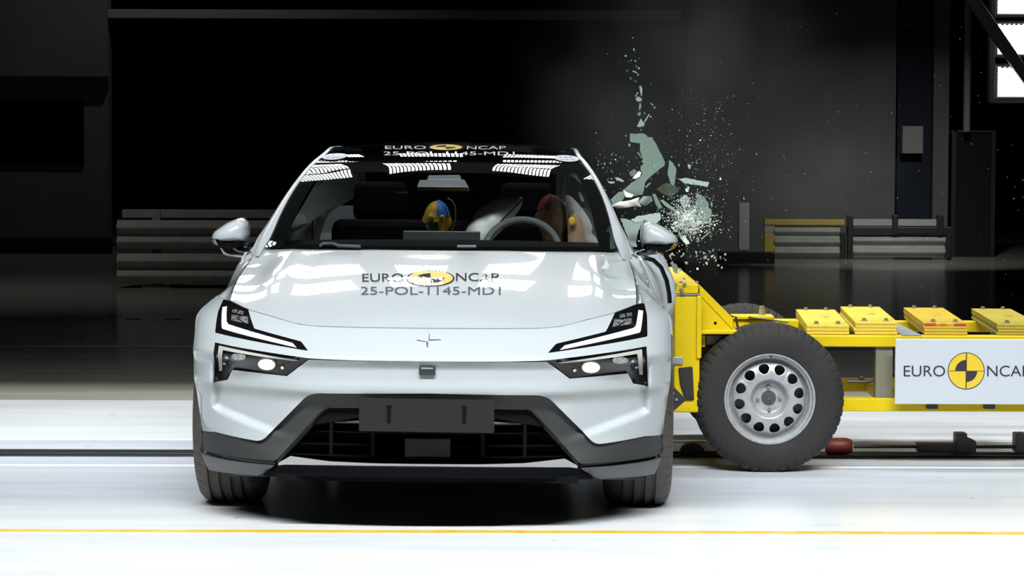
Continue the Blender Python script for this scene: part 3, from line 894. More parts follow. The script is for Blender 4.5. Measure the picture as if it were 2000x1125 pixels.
lettering('NCAP', roof, (912, 988, 286, 292.5), 'letterwhite', rf, 0, .30, ru)
lettering('25-POL-1145-MD1', roof, (749, 1005, 297, 304), 'letterwhite', rf, 0, .30, ru)
roundel(roof, 871, 288.5, 34, 5.8, rf, 0, .30, ru)
# round stickers at the roof corners
for cx, cy in ((613, 315.5), (1133, 319)):
    vs = []; n = 28
    tdir = -1 if cx < 900 else 1
    c = roof(tdir * .90, .035)
    for k in range(n): vs.append(roof(tdir * (.895 + .095 * math.cos(2 * PI * k / n)), .036 + .034 * math.sin(2 * PI * k / n)) + Vector((0, 0, .004)))
    st = mkobj('roof_sticker', vs, [list(range(n))], mat('sticker_grey', (.30, .32, .36), .6), rf, smooth=False)
    for dx in (-.04, 0, .04):
        for dy in (-.012, .012):
            q = [roof(tdir * (.895 + dx + .014 * math.cos(2 * PI * k / 10)), .036 + dy + .006 * math.sin(2 * PI * k / 10)) + Vector((0, 0, .0055)) for k in range(10)]
            mkobj('sticker_dot', q, [list(range(10))], M_['letterwhite'], st, smooth=False)

# wipers at the cowl
for pts in ([(626, 486), (632, 481), (650, 481), (662, 485), (705, 488.5)], [(893, 488), (900, 486.5), (930, 488)]):
    P = []
    for px, py in pts:
        P.append(surf_at(wsurf, px, min(py, 486.5), 0, .5, lambda x, v: max(-1, min(1, x / .79))) + Vector((0, -.012, .012)))
    MB().tube(P, .007, 6).build('wiper', M_['cladlow'], CAR)
# camera housing behind the top of the windscreen
for a in ([(835, 337), (900, 336), (902, 346), (833, 346)], [(818, 346), (908, 345), (916, 361), (814, 360)]):
    mb = MB(); Pq = [surf_at(wsurf, x, y, .3, 1, lambda x, v: max(-1, min(1, x / .7))) + Vector((0, .006, -.012)) for x, y in a]
    mb.prism(Pq, (0, .06, -.02)); bevel(mb.build('camera_housing', mat('housing_grey', (.13, .135, .15), .35), CAR, smooth=False), .006)

# mirrors ------------------------------------------------------------------------------
def mirror(sg):
    e = empty('side_mirror', (sg * .985, 1.74, 1.11)); e.parent = CAR
    # outline in (lateral from inner to outer, height), lofted backwards
    front_o = round_poly([(-.082, .050), (-.052, .075), (.012, .052), (.080, .004), (.090, -.030), (.060, -.042), (-.075, -.038), (-.086, -.010)], .022, 5)
    mb = MB(); rws = []
    cx, cz = -.02, .006
    for dp, sc in ((0.0, .0), (.002, .25), (.008, .50), (.019, .70), (.036, .85), (.062, .95), (.10, 1.0), (.15, 1.0), (.165, .97)):
        rws.append([(sg * (cx + (a - cx) * sc), dp - .08, cz + (b - cz) * sc - .012 * (1 - sc)) for a, b in front_o + front_o[:1]])
    mb.grid(rws)
    o = mb.build('shell', M_['paint'], e, ang=80)
    # black underside
    mb = MB(); rws = []
    for dp, s1 in ((-.065, .7), (-.02, 1.0), (.09, 1.0)):
        rws.append([(sg * a * s1, dp, b) for a, b in ((.088, -.026), (.07, -.052), (.03, -.066), (-.03, -.068), (-.072, -.055), (-.078, -.034))])
    mb.grid(rws); mb.grid([rws[0], [(0, -.05, -.03)] * 6])
    mb.build('lower_shell', M_['gloss'], e, ang=60)
    mb = MB(); mb.prism([(sg * -.06, -.03, -.05), (sg * .0, -.03, -.06), (sg * -.04, -.03, -.085), (sg * -.13, -.03, -.095), (sg * -.13, -.03, -.07)], (0, .07, 0))
    bevel(mb.build('arm', M_['gloss'], e, smooth=False), .008)
    mb = MB(); mb.prism([(sg * (cx + (a - cx) * .90), .086, cz + (b - cz) * .90) for a, b in front_o], (0, .005, 0)); mb.build('mirror_glass', M_['frit'], e, smooth=False)
    return e
mirror(1); mirror(-1)
# bracket bar under the near mirror and lens pod
mb = MB(); mb.tube([(-1.02, 1.70, 1.045), (-1.005, 1.70, 1.02), (-.985, 1.71, 1.012), (-.87, 1.73, .998)], .006, 8); mb.build('mirror_bracket', M_['steel'], CAR)
# wheels --------------------------------------------------------------------------------
def tyre_profile(R_, w, grooves):
    h = w / 2; pr = [(R_ - .135, -h + .02), (R_ - .10, -h + .004), (R_ - .06, -h - .004), (R_ - .030, -h + .006), (R_ - .012, -h + .022), (R_ - .003, -h + .044)]
    p2 = []
    for g in grooves:
        p2 += [(R_ - .0005, g - .0085), (R_ - .012, g - .0075), (R_ - .012, g + .0075), (R_ - .0005, g + .0085)]
    return pr + p2 + [(r_, -x) for r_, x in pr[::-1]]
def car_wheel(u, d):
    e = empty('wheel', (u, d, .359)); e.parent = CAR
    sg = 1 if u > 0 else -1
    pr = tyre_profile(.365, .275, [-.072, -.026, .02, .064]); n = len(pr); seg = 225
    vs = []; fs = []
    for k in range(seg):
        an = 2 * PI * k / seg
        for i, (r_, x) in enumerate(pr):
            rr = r_ - (.007 if k % 5 == 0 and i in (3, 4, n - 5, n - 4) else 0)
            vs.append((x, rr * math.cos(an), max(-.359, rr * math.sin(an))))
        j = (k + 1) % seg
        for i in range(n - 1): fs.append((k * n + i, j * n + i, j * n + i + 1, k * n + i + 1))
    mb = MB(); mb.add(vs, fs); mb.build('tyre', M_['rubber'], e, ang=28)
    mb = MB(); mb.lathe([(.235, -.12), (.232, .10), (.24, .115), (.225, .12), (.215, .09), (.06, .07), (.0, .08)], (0, 0, 0), (sg, 0, 0), 48)
    mb.build('rim', M_['cladlow'], e)
    for k in range(5):
        a_ = 2 * PI * k / 5 + .3
        r0, r1 = .045, .228
        mb = MB(); mb.prism([(sg * .118, r * math.cos(a_) - w_ * math.sin(a_), r * math.sin(a_) + w_ * math.cos(a_)) for r, w_ in ((r0, -.03), (r1, -.045), (r1, .045), (r0, .03))], (-sg * .03, 0, 0))
        bevel(mb.build('spoke', M_['silver'], e, smooth=False), .006)
    MB().lathe([(0, .122), (.05, .122), (.055, .112), (.055, .08)], (0, 0, 0), (sg, 0, 0), 24).build('hub_cap', M_['dark'], e)
    return e
for u in (.862, -.862):
    car_wheel(u, AX); car_wheel(u, RX)
# suspension / radiator masses under the front
MB().box2((-.60, .35, .20), (.60, 1.2, .62)).build('subframe', M_['void'], CAR, smooth=False)

# interior ------------------------------------------------------------------------------
mb = MB(); rws = []
for d, z in ((1.30, 1.03), (1.42, 1.052), (1.65, 1.075), (1.85, 1.085), (1.95, 1.06), (1.97, .85)):
    rws.append([(u, d + .06 * u * u, z - .02 * u * u) for u in [-.76 + .076 * k for k in range(21)]])
mb.grid(rws); mb.build('dashboard', M_['interior'], CAR)
bevel(MB().box((-.04 + .02, 1.93, 1.072), (.36, .02, .10)).build('centre_screen', M_['dark'], CAR, smooth=False), .004)
sw = empty('steering_wheel', (.355, 2.02, 1.015), (R(-24), 0, 0)); sw.parent = CAR
ring = [(.178 * math.cos(2 * PI * k / 48), 0, .172 * math.sin(2 * PI * k / 48)) for k in range(48)]
MB().tube(ring, .017, 10, closed=True).build('rim', mat('leather_grey', (.06, .065, .07), .38), sw)
bevel(MB().box((0, .0, 0), (.11, .04, .09)).build('hub', M_['interior'], sw, smooth=False), .015)
for an in (0, PI, -PI / 2):
    MB().tube([(.05 * math.cos(an), 0, .045 * math.sin(an)), (.17 * math.cos(an), 0, .165 * math.sin(an))], .014, 8).build('spoke', M_['interior'], sw)
def seat(u, d, nm):
    e = empty(nm, (u, d, .30)); e.parent = CAR
    M = Matrix.Rotation(R(-18), 3, 'X')
    bevel(MB().box((0, -.28, .12), (.50, .52, .18)).build('seat_cushion', M_['interior'], e, smooth=False), .05, 3)
    bevel(MB().box((0, .08, .52), (.48, .14, .66), M).build('backrest', M_['interior'], e, smooth=False), .05, 3)
    bevel(MB().box((0, .21, .93), (.27, .10, .20), M).build('headrest', M_['interior'], e, smooth=False), .04, 3)
    return e
seat(.37, 2.75, 'driver_seat'); seat(-.37, 2.75, 'passenger_seat')
bevel(MB().box((0, 3.75, .75), (1.25, .16, .75), Matrix.Rotation(R(-22), 3, 'X')).build('rear_backrest', M_['interior'], CAR, smooth=False), .05)
bevel(MB().box2((-.52, 4.0, .7), (.52, 4.04, 1.40)).build('rear_bulkhead', M_['interior'], CAR, smooth=False), .02)
# roof lining and dome lamp
mb = MB(); mb.grid([[roof(-.98 + 1.96 * i / 16, .004 + .16 * j / 16) + Vector((0, 0, -.035)) for i in range(17)] for j in range(17)]); mb.build('headliner', M_['interior'], CAR)

# ================================================================ the crash trolley
def worn(name, base, chip, lo=.30, hi=.34, sc=9, rough=.5):
    m = bpy.data.materials.new(name); m.use_nodes = True
    nt = m.node_tree; b = nt.nodes['Principled BSDF']; L = nt.links.new
    tc = nt.nodes.new('ShaderNodeTexCoord')
    n = nt.nodes.new('ShaderNodeTexNoise'); n.inputs['Scale'].default_value = sc; n.inputs['Detail'].default_value = 9; n.inputs['Roughness'].default_value = .7
    L(tc.outputs['Object'], n.inputs['Vector'])
    r_ = nt.nodes.new('ShaderNodeValToRGB'); e = r_.color_ramp.elements
    e[0].position = lo; e[0].color = (*chip, 1); e[1].position = hi; e[1].color = (*base, 1)
    L(n.outputs['Fac'], r_.inputs['Fac'])
    n2 = nt.nodes.new('ShaderNodeTexNoise'); n2.inputs['Scale'].default_value = 3; L(tc.outputs['Object'], n2.inputs['Vector'])
    mx = nt.nodes.new('ShaderNodeMix'); mx.data_type = 'RGBA'; mx.blend_type = 'MULTIPLY'; mx.inputs['Factor'].default_value = .25
    L(r_.outputs['Color'], mx.inputs[6]); L(n2.outputs['Color'], mx.inputs[7])
    r3 = nt.nodes.new('ShaderNodeValToRGB'); r3.color_ramp.elements[0].color = (.55, .52, .45, 1); r3.color_ramp.elements[0].position = .3; r3.color_ramp.elements[1].position = .55
    L(n2.outputs['Fac'], r3.inputs['Fac']); L(r3.outputs['Color'], mx.inputs[7])
    L(mx.outputs[2], b.inputs['Base Color']); b.inputs['Roughness'].default_value = rough; b.inputs['Specular IOR Level'].default_value = .25
    return m
M_['yel'] = worn('yellow_machine_paint', (.58, .42, .0), (.12, .09, .03))
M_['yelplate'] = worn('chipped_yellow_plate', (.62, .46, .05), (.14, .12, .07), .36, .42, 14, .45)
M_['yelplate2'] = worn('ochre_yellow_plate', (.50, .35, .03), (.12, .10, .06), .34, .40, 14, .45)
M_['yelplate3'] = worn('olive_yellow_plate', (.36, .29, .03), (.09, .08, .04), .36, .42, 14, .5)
M_['postgrey'] = worn('grey_olive_paint', (.16, .155, .11), (.08, .08, .06))
M_['signwhite'] = mat('sign_white', (.46, .49, .53), .35)
M_['navy'] = mat('navy_lettering', (.012, .016, .05), .4)
M_['redpaint'] = mat('red_paint', (.45, .04, .02), .5)
M_['greysteel'] = mat('grey_steel_plate', (.33, .34, .34), .5, .4, noise=(20, (.22, .22, .22), .3, .7))

TL = Vector((1.0, 13.1, 0))
TR = tag(empty('crash_trolley', TL), 'yellow steel crash trolley on car wheels, rammed into the right side of the white car', 'trolley')
def T(px, py, Y): return at(px, py, Y) - TL
def tbox(name, m, x0, x1, y0, y1, Y0, Y1, parent=None, bv=.004):
    a = T(x0, y0, Y0); b = T(x1, y1, Y0)
    o = MB().box2((a.x, Y0 - TL.y, b.z), (b.x, Y1 - TL.y, a.z)).build(name, M_[m], parent or TR, smooth=False)
    return bevel(o, bv) if bv else o
XE = 2440                                         # the frame goes on past the right edge of the picture
zt = T(1500, 655, 12.58).z; zb2 = T(1500, 677, 12.58).z; lt = T(1500, 777, 12.58).z; lb = T(1500, 803, 12.58).z
def beam(name, z0, z1, Y0, Y1, x0):
    o = MB().box2((T(x0, 600, 12.58).x, Y0 - TL.y, z0), (T(2700, 600, 12.58).x, Y1 - TL.y, z1)).build(name, M_['yel'], TR, smooth=False); bevel(o, .005)
for Y0, Y1 in ((12.58, 12.66), (13.54, 13.62)):
    beam('upper_beam', zb2, zt, Y0, Y1, 1425); beam('lower_beam', lb, lt, Y0, Y1, 1316)
for px in (1712, 2010, 2330, 2640):
    for Y0 in ((12.60,) if px == 1712 else (12.60, 13.55)):
        a = T(px, 677, 12.58); MB().box2((a.x, Y0 - TL.y, lt), (a.x + .08, Y0 + .06 - TL.y, zb2)).build('frame_post', M_['postgrey'], TR, smooth=False)
for px in (1430, 1745, 2020, 2340, 2660):
    a = T(px, 677, 12.58); bevel(MB().box2((a.x, 12.66 - TL.y, zb2), (a.x + .07, 13.54 - TL.y, zt - .003)).build('cross_member', M_['yel'], TR, smooth=False), .004)
    MB().box2((a.x, 12.66 - TL.y, lb), (a.x + .07, 13.54 - TL.y, lt)).build('cross_member', M_['yel'], TR, smooth=False)
# one pale plate lies open between the second and third stack
a = T(1762, 655, 12.58); MB().box2((a.x, 12.58 - TL.y, zt), (T(1800, 655, 12.58).x, 13.62 - TL.y, zt + .004)).build('deck_plate', M_['greysteel'], TR, smooth=False)
ZD = zt + .0005
# front: steel face plate, uprights, cap, gussets
tbox('face_plate', 'steel', 1307, 1315, 553, 802, 12.28, 13.90, bv=.002)
for Y0, Y1 in ((12.34, 12.60), (13.58, 13.84)):
    tbox('upright', 'yel', 1317, 1366, 577, 806, Y0, Y1, bv=.008)
    a = T(1362, 576, Y0); tbox('upright_flange', 'yel', 1361, 1370, 578, 700, Y0 - .012, Y0 + .03)
tbox('cap_beam', 'yel', 1316, 1364, 554, 574, 12.33, 13.86, bv=.006)
tbox('cap_joint', 'greysteel', 1314, 1368, 574.5, 577, 12.335, 13.855, bv=0)
for Y0 in (12.42, 13.62):
    d = T(1369, 580, 12.42), T(1431, 645, 12.42), T(1369, 645, 12.42)
    off = Vector((0, Y0 - 12.42, 0))
    mb = MB(); mb.prism([p + off for p in d], (0, .012, 0)); bevel(mb.build('gusset', M_['yel'], TR, smooth=False), .002)
mb = MB(); mb.prism([T(1364, 554, 12.42), T(1432, 622, 12.42), T(1431, 644, 12.42), T(1367, 577, 12.42)], (0, 1.40, 0)); bevel(mb.build('sloped_plate', M_['yel'], TR, smooth=False), .003)
MB().tube([T(1397, 631, 12.418), T(1397, 631, 12.45)], .007, 12).build('gusset_hole', M_['void'], TR)
tbox('shelf', 'yel', 1362, 1440, 645, 653, 12.36, 13.8)
tbox('bracket', 'yel', 1369, 1378, 655, 678, 12.42, 12.50)
tbox('bracket', 'greysteel', 1379, 1422, 655, 674, 12.46, 12.58)
tbox('top_rail', 'yel', 1431, 1512, 617, 624, 12.95, 13.1)
tbox('top_rail', 'yel', 1431, 1560, 625, 640, 12.97, 13.08)
e = TR
MB().lathe([(0, .05), (.012, .05), (.014, .035), (.012, .03), (.016, .028), (.016, 0), (0, 0)], T(1488, 617, 13.02), (0, 0, 1), 12).build('sensor_stud', M_['steel'], TR)
MB().tube([T(1422, 628, 12.9), T(1430, 617, 12.9), T(1437, 619, 12.9), T(1440, 635, 12.9), T(1444, 646, 12.9)], .006, 8).build('cable', M_['dark'], TR)
MB().tube([T(1462, 619, 12.94), T(1478, 622, 12.94), T(1500, 624, 12.94), T(1540, 630, 12.94)], .004, 8).build('cable', M_['dark'], TR)
MB().tube([T(1655, 745, 12.75), T(1690, 745.5, 12.75), T(1725, 740, 12.75), T(1760, 728, 12.75), T(1800, 720, 12.75)], .007, 8).build('cable', M_['dark'], TR)
tbox('cable_clip', 'dark', 1678, 1688, 735, 742, 12.74, 12.78)
tbox('scuffed_pad', 'greysteel', 1314, 1334, 697, 712, 12.33, 12.345)
mb = MB(); mb.prism([T(1325, 719, 12.33), T(1353, 716, 12.33), T(1356, 782, 12.33), T(1338, 782, 12.33), T(1328, 750, 12.33)], (0, .02, 0)); bevel(mb.build('rubber_flap', M_['rubberdust'], TR, smooth=False), .006)
cp = MB(); cp.prism([T(1298, 755, 12.20), T(1310, 749, 12.20), T(1341, 781, 12.20), T(1300, 817, 12.20)], (0, .014, 0))
cpo = bevel(cp.build('corner_plate', M_['dark'], TR, smooth=False), .003)
for x, y in ((1314, 768), (1321, 780), (1306, 779)):
    MB().lathe([(0, 0), (.006, 0), (.007, .006), (0, .008)], T(x, y, 12.198), (0, -1, 0), 10).build('bolt', M_['steel'], cpo)
for x, y in ((1331, 566), (1333, 571), (1319, 556), (1337, 556)):
    MB().lathe([(0, 0), (.009, 0), (.009, .006), (.004, .010), (0, .010)], T(x, y, 12.328), (0, -1, 0), 6).build('bolt', M_['steel'], TR)
for x in (1312, 1330, 1361):
    p = T(x, 553, 12.4); MB().lathe([(0, 0), (.009, 0), (.009, .008), (0, .01)], p, (0, 0, 1), 6).build('bolt', M_['steel'], TR)

# wheels with twelve-hole steel rims
def trolley_wheel(cx, Yo, sg):
    """cx: trolley-local x, Yo: outer face (world y), sg: -1 faces the camera"""
    R_ = .351; w = .205
    e = empty('wheel', (cx, Yo - TL.y, R_ - .006)); e.parent = TR
    h = w / 2
    prof = [(.208, .010), (.215, -.002), (.245, -.010), (.285, -.010), (.315, -.002), (.333, .012), (.345, .030)]
    pr = [(r_, y) for r_, y in prof] + [(R_, .045), (R_, .078), (.343, .080), (.343, .088), (R_, .09), (R_, .115), (.343, .117), (.343, .125), (R_, .127), (R_, .16)] + [(r_, w - y) for r_, y in prof[::-1]]
    seg = 240; mb = MB(); vs = []; n = len(pr)
    for k in range(seg):
        an = 2 * PI * k / seg
        notch = (k % 5 == 0)
        for i, (r_, y) in enumerate(pr):
            sh = i in (4, 5, 6, 7, n - 8, n - 7, n - 6, n - 5)
            rr = r_ - (.007 if notch and sh and i not in (4, n - 5) else 0)
            x_, z_ = rr * math.cos(an), rr * math.sin(an)
            z_ = max(z_, -(R_ - .006))            # flattened at the floor
            vs.append((x_, -sg * y, z_))
    fs = []
    for k in range(seg):
        j = (k + 1) % seg
        for i in range(n - 1): fs.append((k * n + i, j * n + i, j * n + i + 1, k * n + i + 1))
    mb.add(vs, fs); mb.build('tyre', M_['rubberdust'], e, ang=28)
    rimp = empty('rim'); 
    # outer lip and barrel
    mb = MB(); mb.lathe([(.196, .19), (.190, .06), (.186, .034), (.190, .022), (.199, .020), (.201, .006), (.206, .000), (.212, .000), (.215, .008), (.212, .02)], (0, 0, 0), (0, -sg, 0), 96)
    rim = mb.build('rim', M_['silver'], e, ang=30)
    bpy.data.objects.remove(rimp)
    dish = curve1([(0, .060), (.045, .060), (.070, .058), (.078, .040), (.088, .022), (.098, .018), (.115, .020), (.145, .030), (.165, .040), (.176, .058), (.190, .062)])
    holes = []
    for k in range(12):
        a0 = 2 * PI * (k + .35) / 12
        hl = []
        for t in range(14):
            th = 2 * PI * t / 14
            rr = .140 + .0235 * math.cos(th); tw = .0250 * math.sin(th) * (1 + .18 * math.cos(th))
            hl.append((rr * math.cos(a0) - tw * math.sin(a0), rr * math.sin(a0) + tw * math.cos(a0)))
        holes.append(hl)
    outer = [(.190 * math.cos(2 * PI * k / 90), .190 * math.sin(2 * PI * k / 90)) for k in range(90)]
    def hs(x, z):
        r_ = math.hypot(x, z); y = dish(r_)
        a_ = (math.atan2(z, x) / (2 * PI) * 12 - .35) % 1.0; a_ = min(a_, 1 - a_)
        q = math.hypot((r_ - .140) / .030, a_ * 2 * PI / 12 * .14 / .030)
        y -= .0035 * math.exp(-((q - .95) / .25)**2)
        return (x, -sg * y, z)
    patch('wheel_disc', outer, hs, M_['silver'], rim, holes=holes, step=.007, thick=.008, back=(0, -sg, 0))
    hb = MB(); hb.lathe([(0, .040), (.010, .040), (.012, .048), (.022, .049), (.024, .056), (.034, .057), (.036, .062)], (0, 0, 0), (0, -sg, 0), 36)
    hb.build('hub', mat('hub_dark_steel', (.09, .09, .09), .4, .5), e)
    for k in range(4):
        a_ = PI / 4 + PI / 4 + k * PI / 2 + .05
        MB().lathe([(0, .040), (.006, .040), (.0085, .046), (.0085, .062)], (.052 * math.cos(a_), 0, .052 * math.sin(a_)), (0, -sg, 0), 6).build('wheel_bolt', M_['steel'], e)
    MB().lathe([(0, -.004), (.004, -.004), (.005, .02)], (0.004, 0, .197), (0, -sg, 0), 8).build('valve', M_['dark'], e)
    # brake parts behind the holes
    MB().lathe([(0, .10), (.17, .10), (.17, .12), (0, .12)], (0, 0, 0), (0, -sg, 0), 32).build('brake_disc', M_['dark'], e)
    return e
wc = T(1503.6, 784, 12.32)
trolley_wheel(wc.x, 12.32, -1); trolley_wheel(wc.x, 13.88, 1)
trolley_wheel(wc.x + 2.9, 12.32, -1); trolley_wheel(wc.x + 2.9, 13.88, 1)
for dx in (0, 2.9):
    MB().tube([(wc.x + dx, 12.42 - TL.y, .345), (wc.x + dx, 13.78 - TL.y, .345)], .03, 12).build('axle', M_['dark'], TR)
MB().box2((wc.x - .02, 12.50 - TL.y, .25), (wc.x + .16, 12.6 - TL.y, .44)).build('suspension_arm', M_['yel'], TR, smooth=False)

# ballast plates, each one loose
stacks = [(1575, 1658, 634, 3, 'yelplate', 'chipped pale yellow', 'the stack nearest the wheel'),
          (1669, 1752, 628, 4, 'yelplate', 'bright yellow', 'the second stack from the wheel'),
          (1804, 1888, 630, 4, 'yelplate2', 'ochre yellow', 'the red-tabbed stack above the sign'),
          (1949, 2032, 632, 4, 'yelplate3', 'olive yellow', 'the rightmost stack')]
for x0, x1, yt, n, m, cl, where in stacks:
    a = at(x0, 645, 12.63); b = at(x1, 645, 12.63)
    ztop = at(x0, yt, 12.63).z; th = (ztop - ZD) / n
    wdt = b.x - a.x; ln = 1.10
    for k in range(n):
        pos = 'top' if k == n - 1 else ('bottom' if k == 0 else ('second from the bottom' if k == 1 else 'third from the bottom'))
        e = empty('ballast_plate', (a.x, 12.63, ZD + k * th), (0, 0, R(-3.4)))
        tag(e, '%s ballast plate, %s of %s' % (cl, pos, where), 'plate', 'ballast plates on the trolley')
        j = random.uniform(-.004, .004)
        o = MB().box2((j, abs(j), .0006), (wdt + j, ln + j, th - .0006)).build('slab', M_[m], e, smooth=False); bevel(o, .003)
        if k == n - 1:
            for bx in (.05, wdt - .05):
                for by in (.06, ln - .05):
                    MB().lathe([(0, th), (.016, th), (.016, th + .004), (.010, th + .005), (.010, th + .013), (0, th + .014)], (bx, by, 0), (0, 0, 1), 6).build('bolt', M_['steel'], e, smooth=False)
            if m == 'yelplate2':
                for bx in (.004, wdt - .06):
                    MB().box2((bx, -.002, .001), (bx + .055, .001, th - .002)).build('red_tab', M_['redpaint'], e, smooth=False)
                vs, fs = text_shape('28K')
                mkobj('lettering', [(lerp(wdt * .36, wdt * .54, u), -.0035, lerp(.002, th - .002, v)) for u, v in vs], fs, M_['redpaint'], e, smooth=False)

# sign panel taped to the trolley side
SY = 12.50
sa = at(1749, 662, SY); sb = at(2027, 790, SY)
SG = tag(empty('sign_panel', sa), 'white sign panel with dark lettering and a yellow roundel on the trolley side', 'sign')
def G(px, py, dy=0.0): 
    p = at(px, py, SY) - sa; p.y = -dy; return p
bevel(MB().box2((0, 0, sb.z - sa.z), (sb.x - sa.x, .012, 0)).build('panel', M_['signwhite'], SG, smooth=False), .002)
def flat_text(s, box, m, thick=.0012):
    vs, fs = text_shape(s); x0, x1, y0, y1 = box
    mkobj('lettering', [G(lerp(x0, x1, u), lerp(y1, y0, v), thick) for u, v in vs], fs, M_[m], SG, smooth=False)
flat_text('EURO', (1765, 1846, 714, 735.5), 'navy'); flat_text('NCAP', (1928, 2011, 714, 735.5), 'navy')
def disc(r0, r1, a0, a1, m, nm, t, n=48):
    vs = []
    for k in range(n + 1):
        an = lerp(a0, a1, k / n)
        for r_ in (r0, r1): vs.append(G(1887 + r_ * math.cos(an), 724.5 - r_ * math.sin(an), t))
    mkobj(nm, vs, [(2 * k, 2 * k + 1, 2 * k + 3, 2 * k + 2) for k in range(n)], M_[m], SG, smooth=False)
disc(.5, 34.6, 0, 2 * PI, 'decalyellow', 'roundel', .0012)
disc(34.6, 36.2, 0, 2 * PI, 'navy', 'roundel_ring', .0012)
disc(.3, 21.5, PI / 2, PI, 'letter', 'roundel_quadrant', .0022, 16); disc(.3, 21.5, 1.5 * PI, 2 * PI, 'letter', 'roundel_quadrant', .0022, 16)
for a, b in (((1886.5, 690), (1887.7, 759)), ((1852.5, 724), (1921.5, 725.2))):
    p0 = G(a[0], a[1], .0018); p1 = G(b[0], b[1], .0018)
    mkobj('roundel_line', [p0, Vector((p1.x, p0.y, p0.z)), p1, Vector((p0.x, p0.y, p1.z))], [(0, 1, 2, 3)], M_['letter'], SG, smooth=False)
for x0, x1 in ((1814, 1834), (1926, 1946)):
    p = G(x0, 790.5); q = G(x1, 800)
    MB().box2((p.x, .03, q.z), (q.x, .079, p.z + .03)).build('tape_strap', M_['dark'], SG, smooth=False)

# ================================================================ dummies and airbags
CWM = CAR.matrix_world.copy(); CWI = CWM.inverted()
M_['skin'] = mat('dummy_vinyl', (.40, .25, .17), .45)
M_['dummyyel'] = mat('dummy_yellow', (.85, .52, .04), .5)
M_['dummyblue'] = mat('dummy_blue', (.05, .26, .75), .45)
M_['dummygreen'] = mat('dummy_green', (.05, .13, .05), .45)
M_['dummyred'] = mat('dummy_red_chalk', (.45, .03, .02), .6)
def remesh(o, v):
    m = o.modifiers.new('r', 'REMESH'); m.mode = 'VOXEL'; m.voxel_size = v; m.use_smooth_shade = True
    s = o.modifiers.new('s', 'SMOOTH'); s.factor = .5; s.iterations = 4
def body(name, head, s, lean, mats_, label, arms):
    e = tag(empty(name, head), label, 'crash test dummy')
    mb = MB()
    mb.ball((0, 0, 0), (.076 * s, .098 * s, .112 * s)); mb.ball((0, -.03 * s, -.055 * s), (.058 * s, .07 * s, .065 * s))
    mb.ball((0, -.098 * s, -.012 * s), (.014 * s, .022 * s, .024 * s)); mb.ball((0, -.085 * s, -.075 * s), (.03 * s, .016 * s, .010 * s))
    for sx in (-1, 1):
        mb.ball((sx * .077 * s, .005, -.01 * s), (.012 * s, .02 * s, .032 * s)); mb.ball((sx * .032 * s, -.088 * s, .022 * s), (.022 * s, .015 * s, .012 * s))
    mb.tube([(0, .02, -.06 * s), (lean * .5, .03, -.17 * s), (lean, .03, -.22 * s)], [.052 * s, .055 * s, .07 * s], 14)
    mb.ball((lean, .04, -.40 * s), (.17 * s, .115 * s, .22 * s)); mb.ball((lean, .03, -.27 * s), (.19 * s, .08 * s, .07 * s)); mb.ball((lean, .0, -.62 * s), (.17 * s, .13 * s, .13 * s))
    for sx, el, hd in arms:
        sh = Vector((lean + sx * .18 * s, .02, -.27 * s)); el = Vector(el); hd = Vector(hd)
        mb.tube([sh, sh.lerp(el, .5), el], [.06 * s, .052 * s, .042 * s], 12); mb.ball(sh, .062 * s)
        mb.tube([el, el.lerp(hd, .4), hd], [.042 * s, .042 * s, .028 * s], 12); mb.ball(hd, (.038 * s, .045 * s, .02 * s)); mb.ball(el, .044 * s)
    for sx in (-1, 1):
        mb.tube([(lean + sx * .09 * s, 0, -.64 * s), (lean + sx * .12 * s, -.40 * s, -.56 * s), (lean + sx * .12 * s, -.52 * s, -.88 * s)], [.085 * s, .065 * s, .04 * s], 12)
    b = mb.build('body', mats_, e); remesh(b, .011 * s)
    return e
def shell(parent, name, m, c, r, th0, th1, ph0, ph1, k=1.04):
    rows = []
    for i in range(11):
        th = lerp(th0, th1, i / 10)
        rows.append([Vector((c[0] + r[0] * k * math.sin(th) * math.cos(p), c[1] + r[1] * k * math.sin(th) * math.sin(p), c[2] + r[2] * k * math.cos(th))) for p in [lerp(ph0, ph1, j / 14) for j in range(15)]])
    mb = MB(); mb.grid(rows); return mb.build(name, m, parent)
hdp = at(1078, 424, 13.20)
dd = body('driver_dummy', hdp, 1.0, .03, M_['skin'], 'brown crash test dummy behind the steering wheel, head smeared with red', [(1, (.25, -.02, -.30), (.10, -.42, -.25)), (-1, (-.22, -.22, -.40), (-.12, -.46, -.24))])
shell(dd, 'red_chalk', M_['dummyred'], (0, 0, 0), (.076, .098, .112), .15, 1.25, PI * .95, PI * 1.42)
p = at(1117, 432, 12.885) - hdp
MB().ball(p, (.017, .010, .022)).build('marker', M_['dummyyel'], dd)
# rear child
hdc = at(853, 430, 14.05)
cdm = body('child_dummy', hdc, .92, 0, M_['dummyyel'], 'child crash test dummy with yellow and blue head in the back seat', [(1, (.2, -.1, -.42), (.12, -.3, -.5)), (-1, (-.2, -.1, -.42), (-.12, -.3, -.5))])
shell(cdm, 'blue_chalk', M_['dummyblue'], (0, 0, 0), (.070, .090, .103), .12, 1.35, PI * 1.52, PI * 2.05, 1.05)
shell(cdm, 'green_chalk', M_['dummygreen'], (0, -.012, -.02), (.066, .088, .095), 1.45, 2.3, PI * 1.2, PI * 1.55, 1.06)
for x, y in ((834, 428), (829, 435), (834, 443), (852, 424)):
    MB().ball(at(x, y, 13.955) - hdc, .006, seg=8, rings=6).build('marker', M_['letterwhite'], cdm)
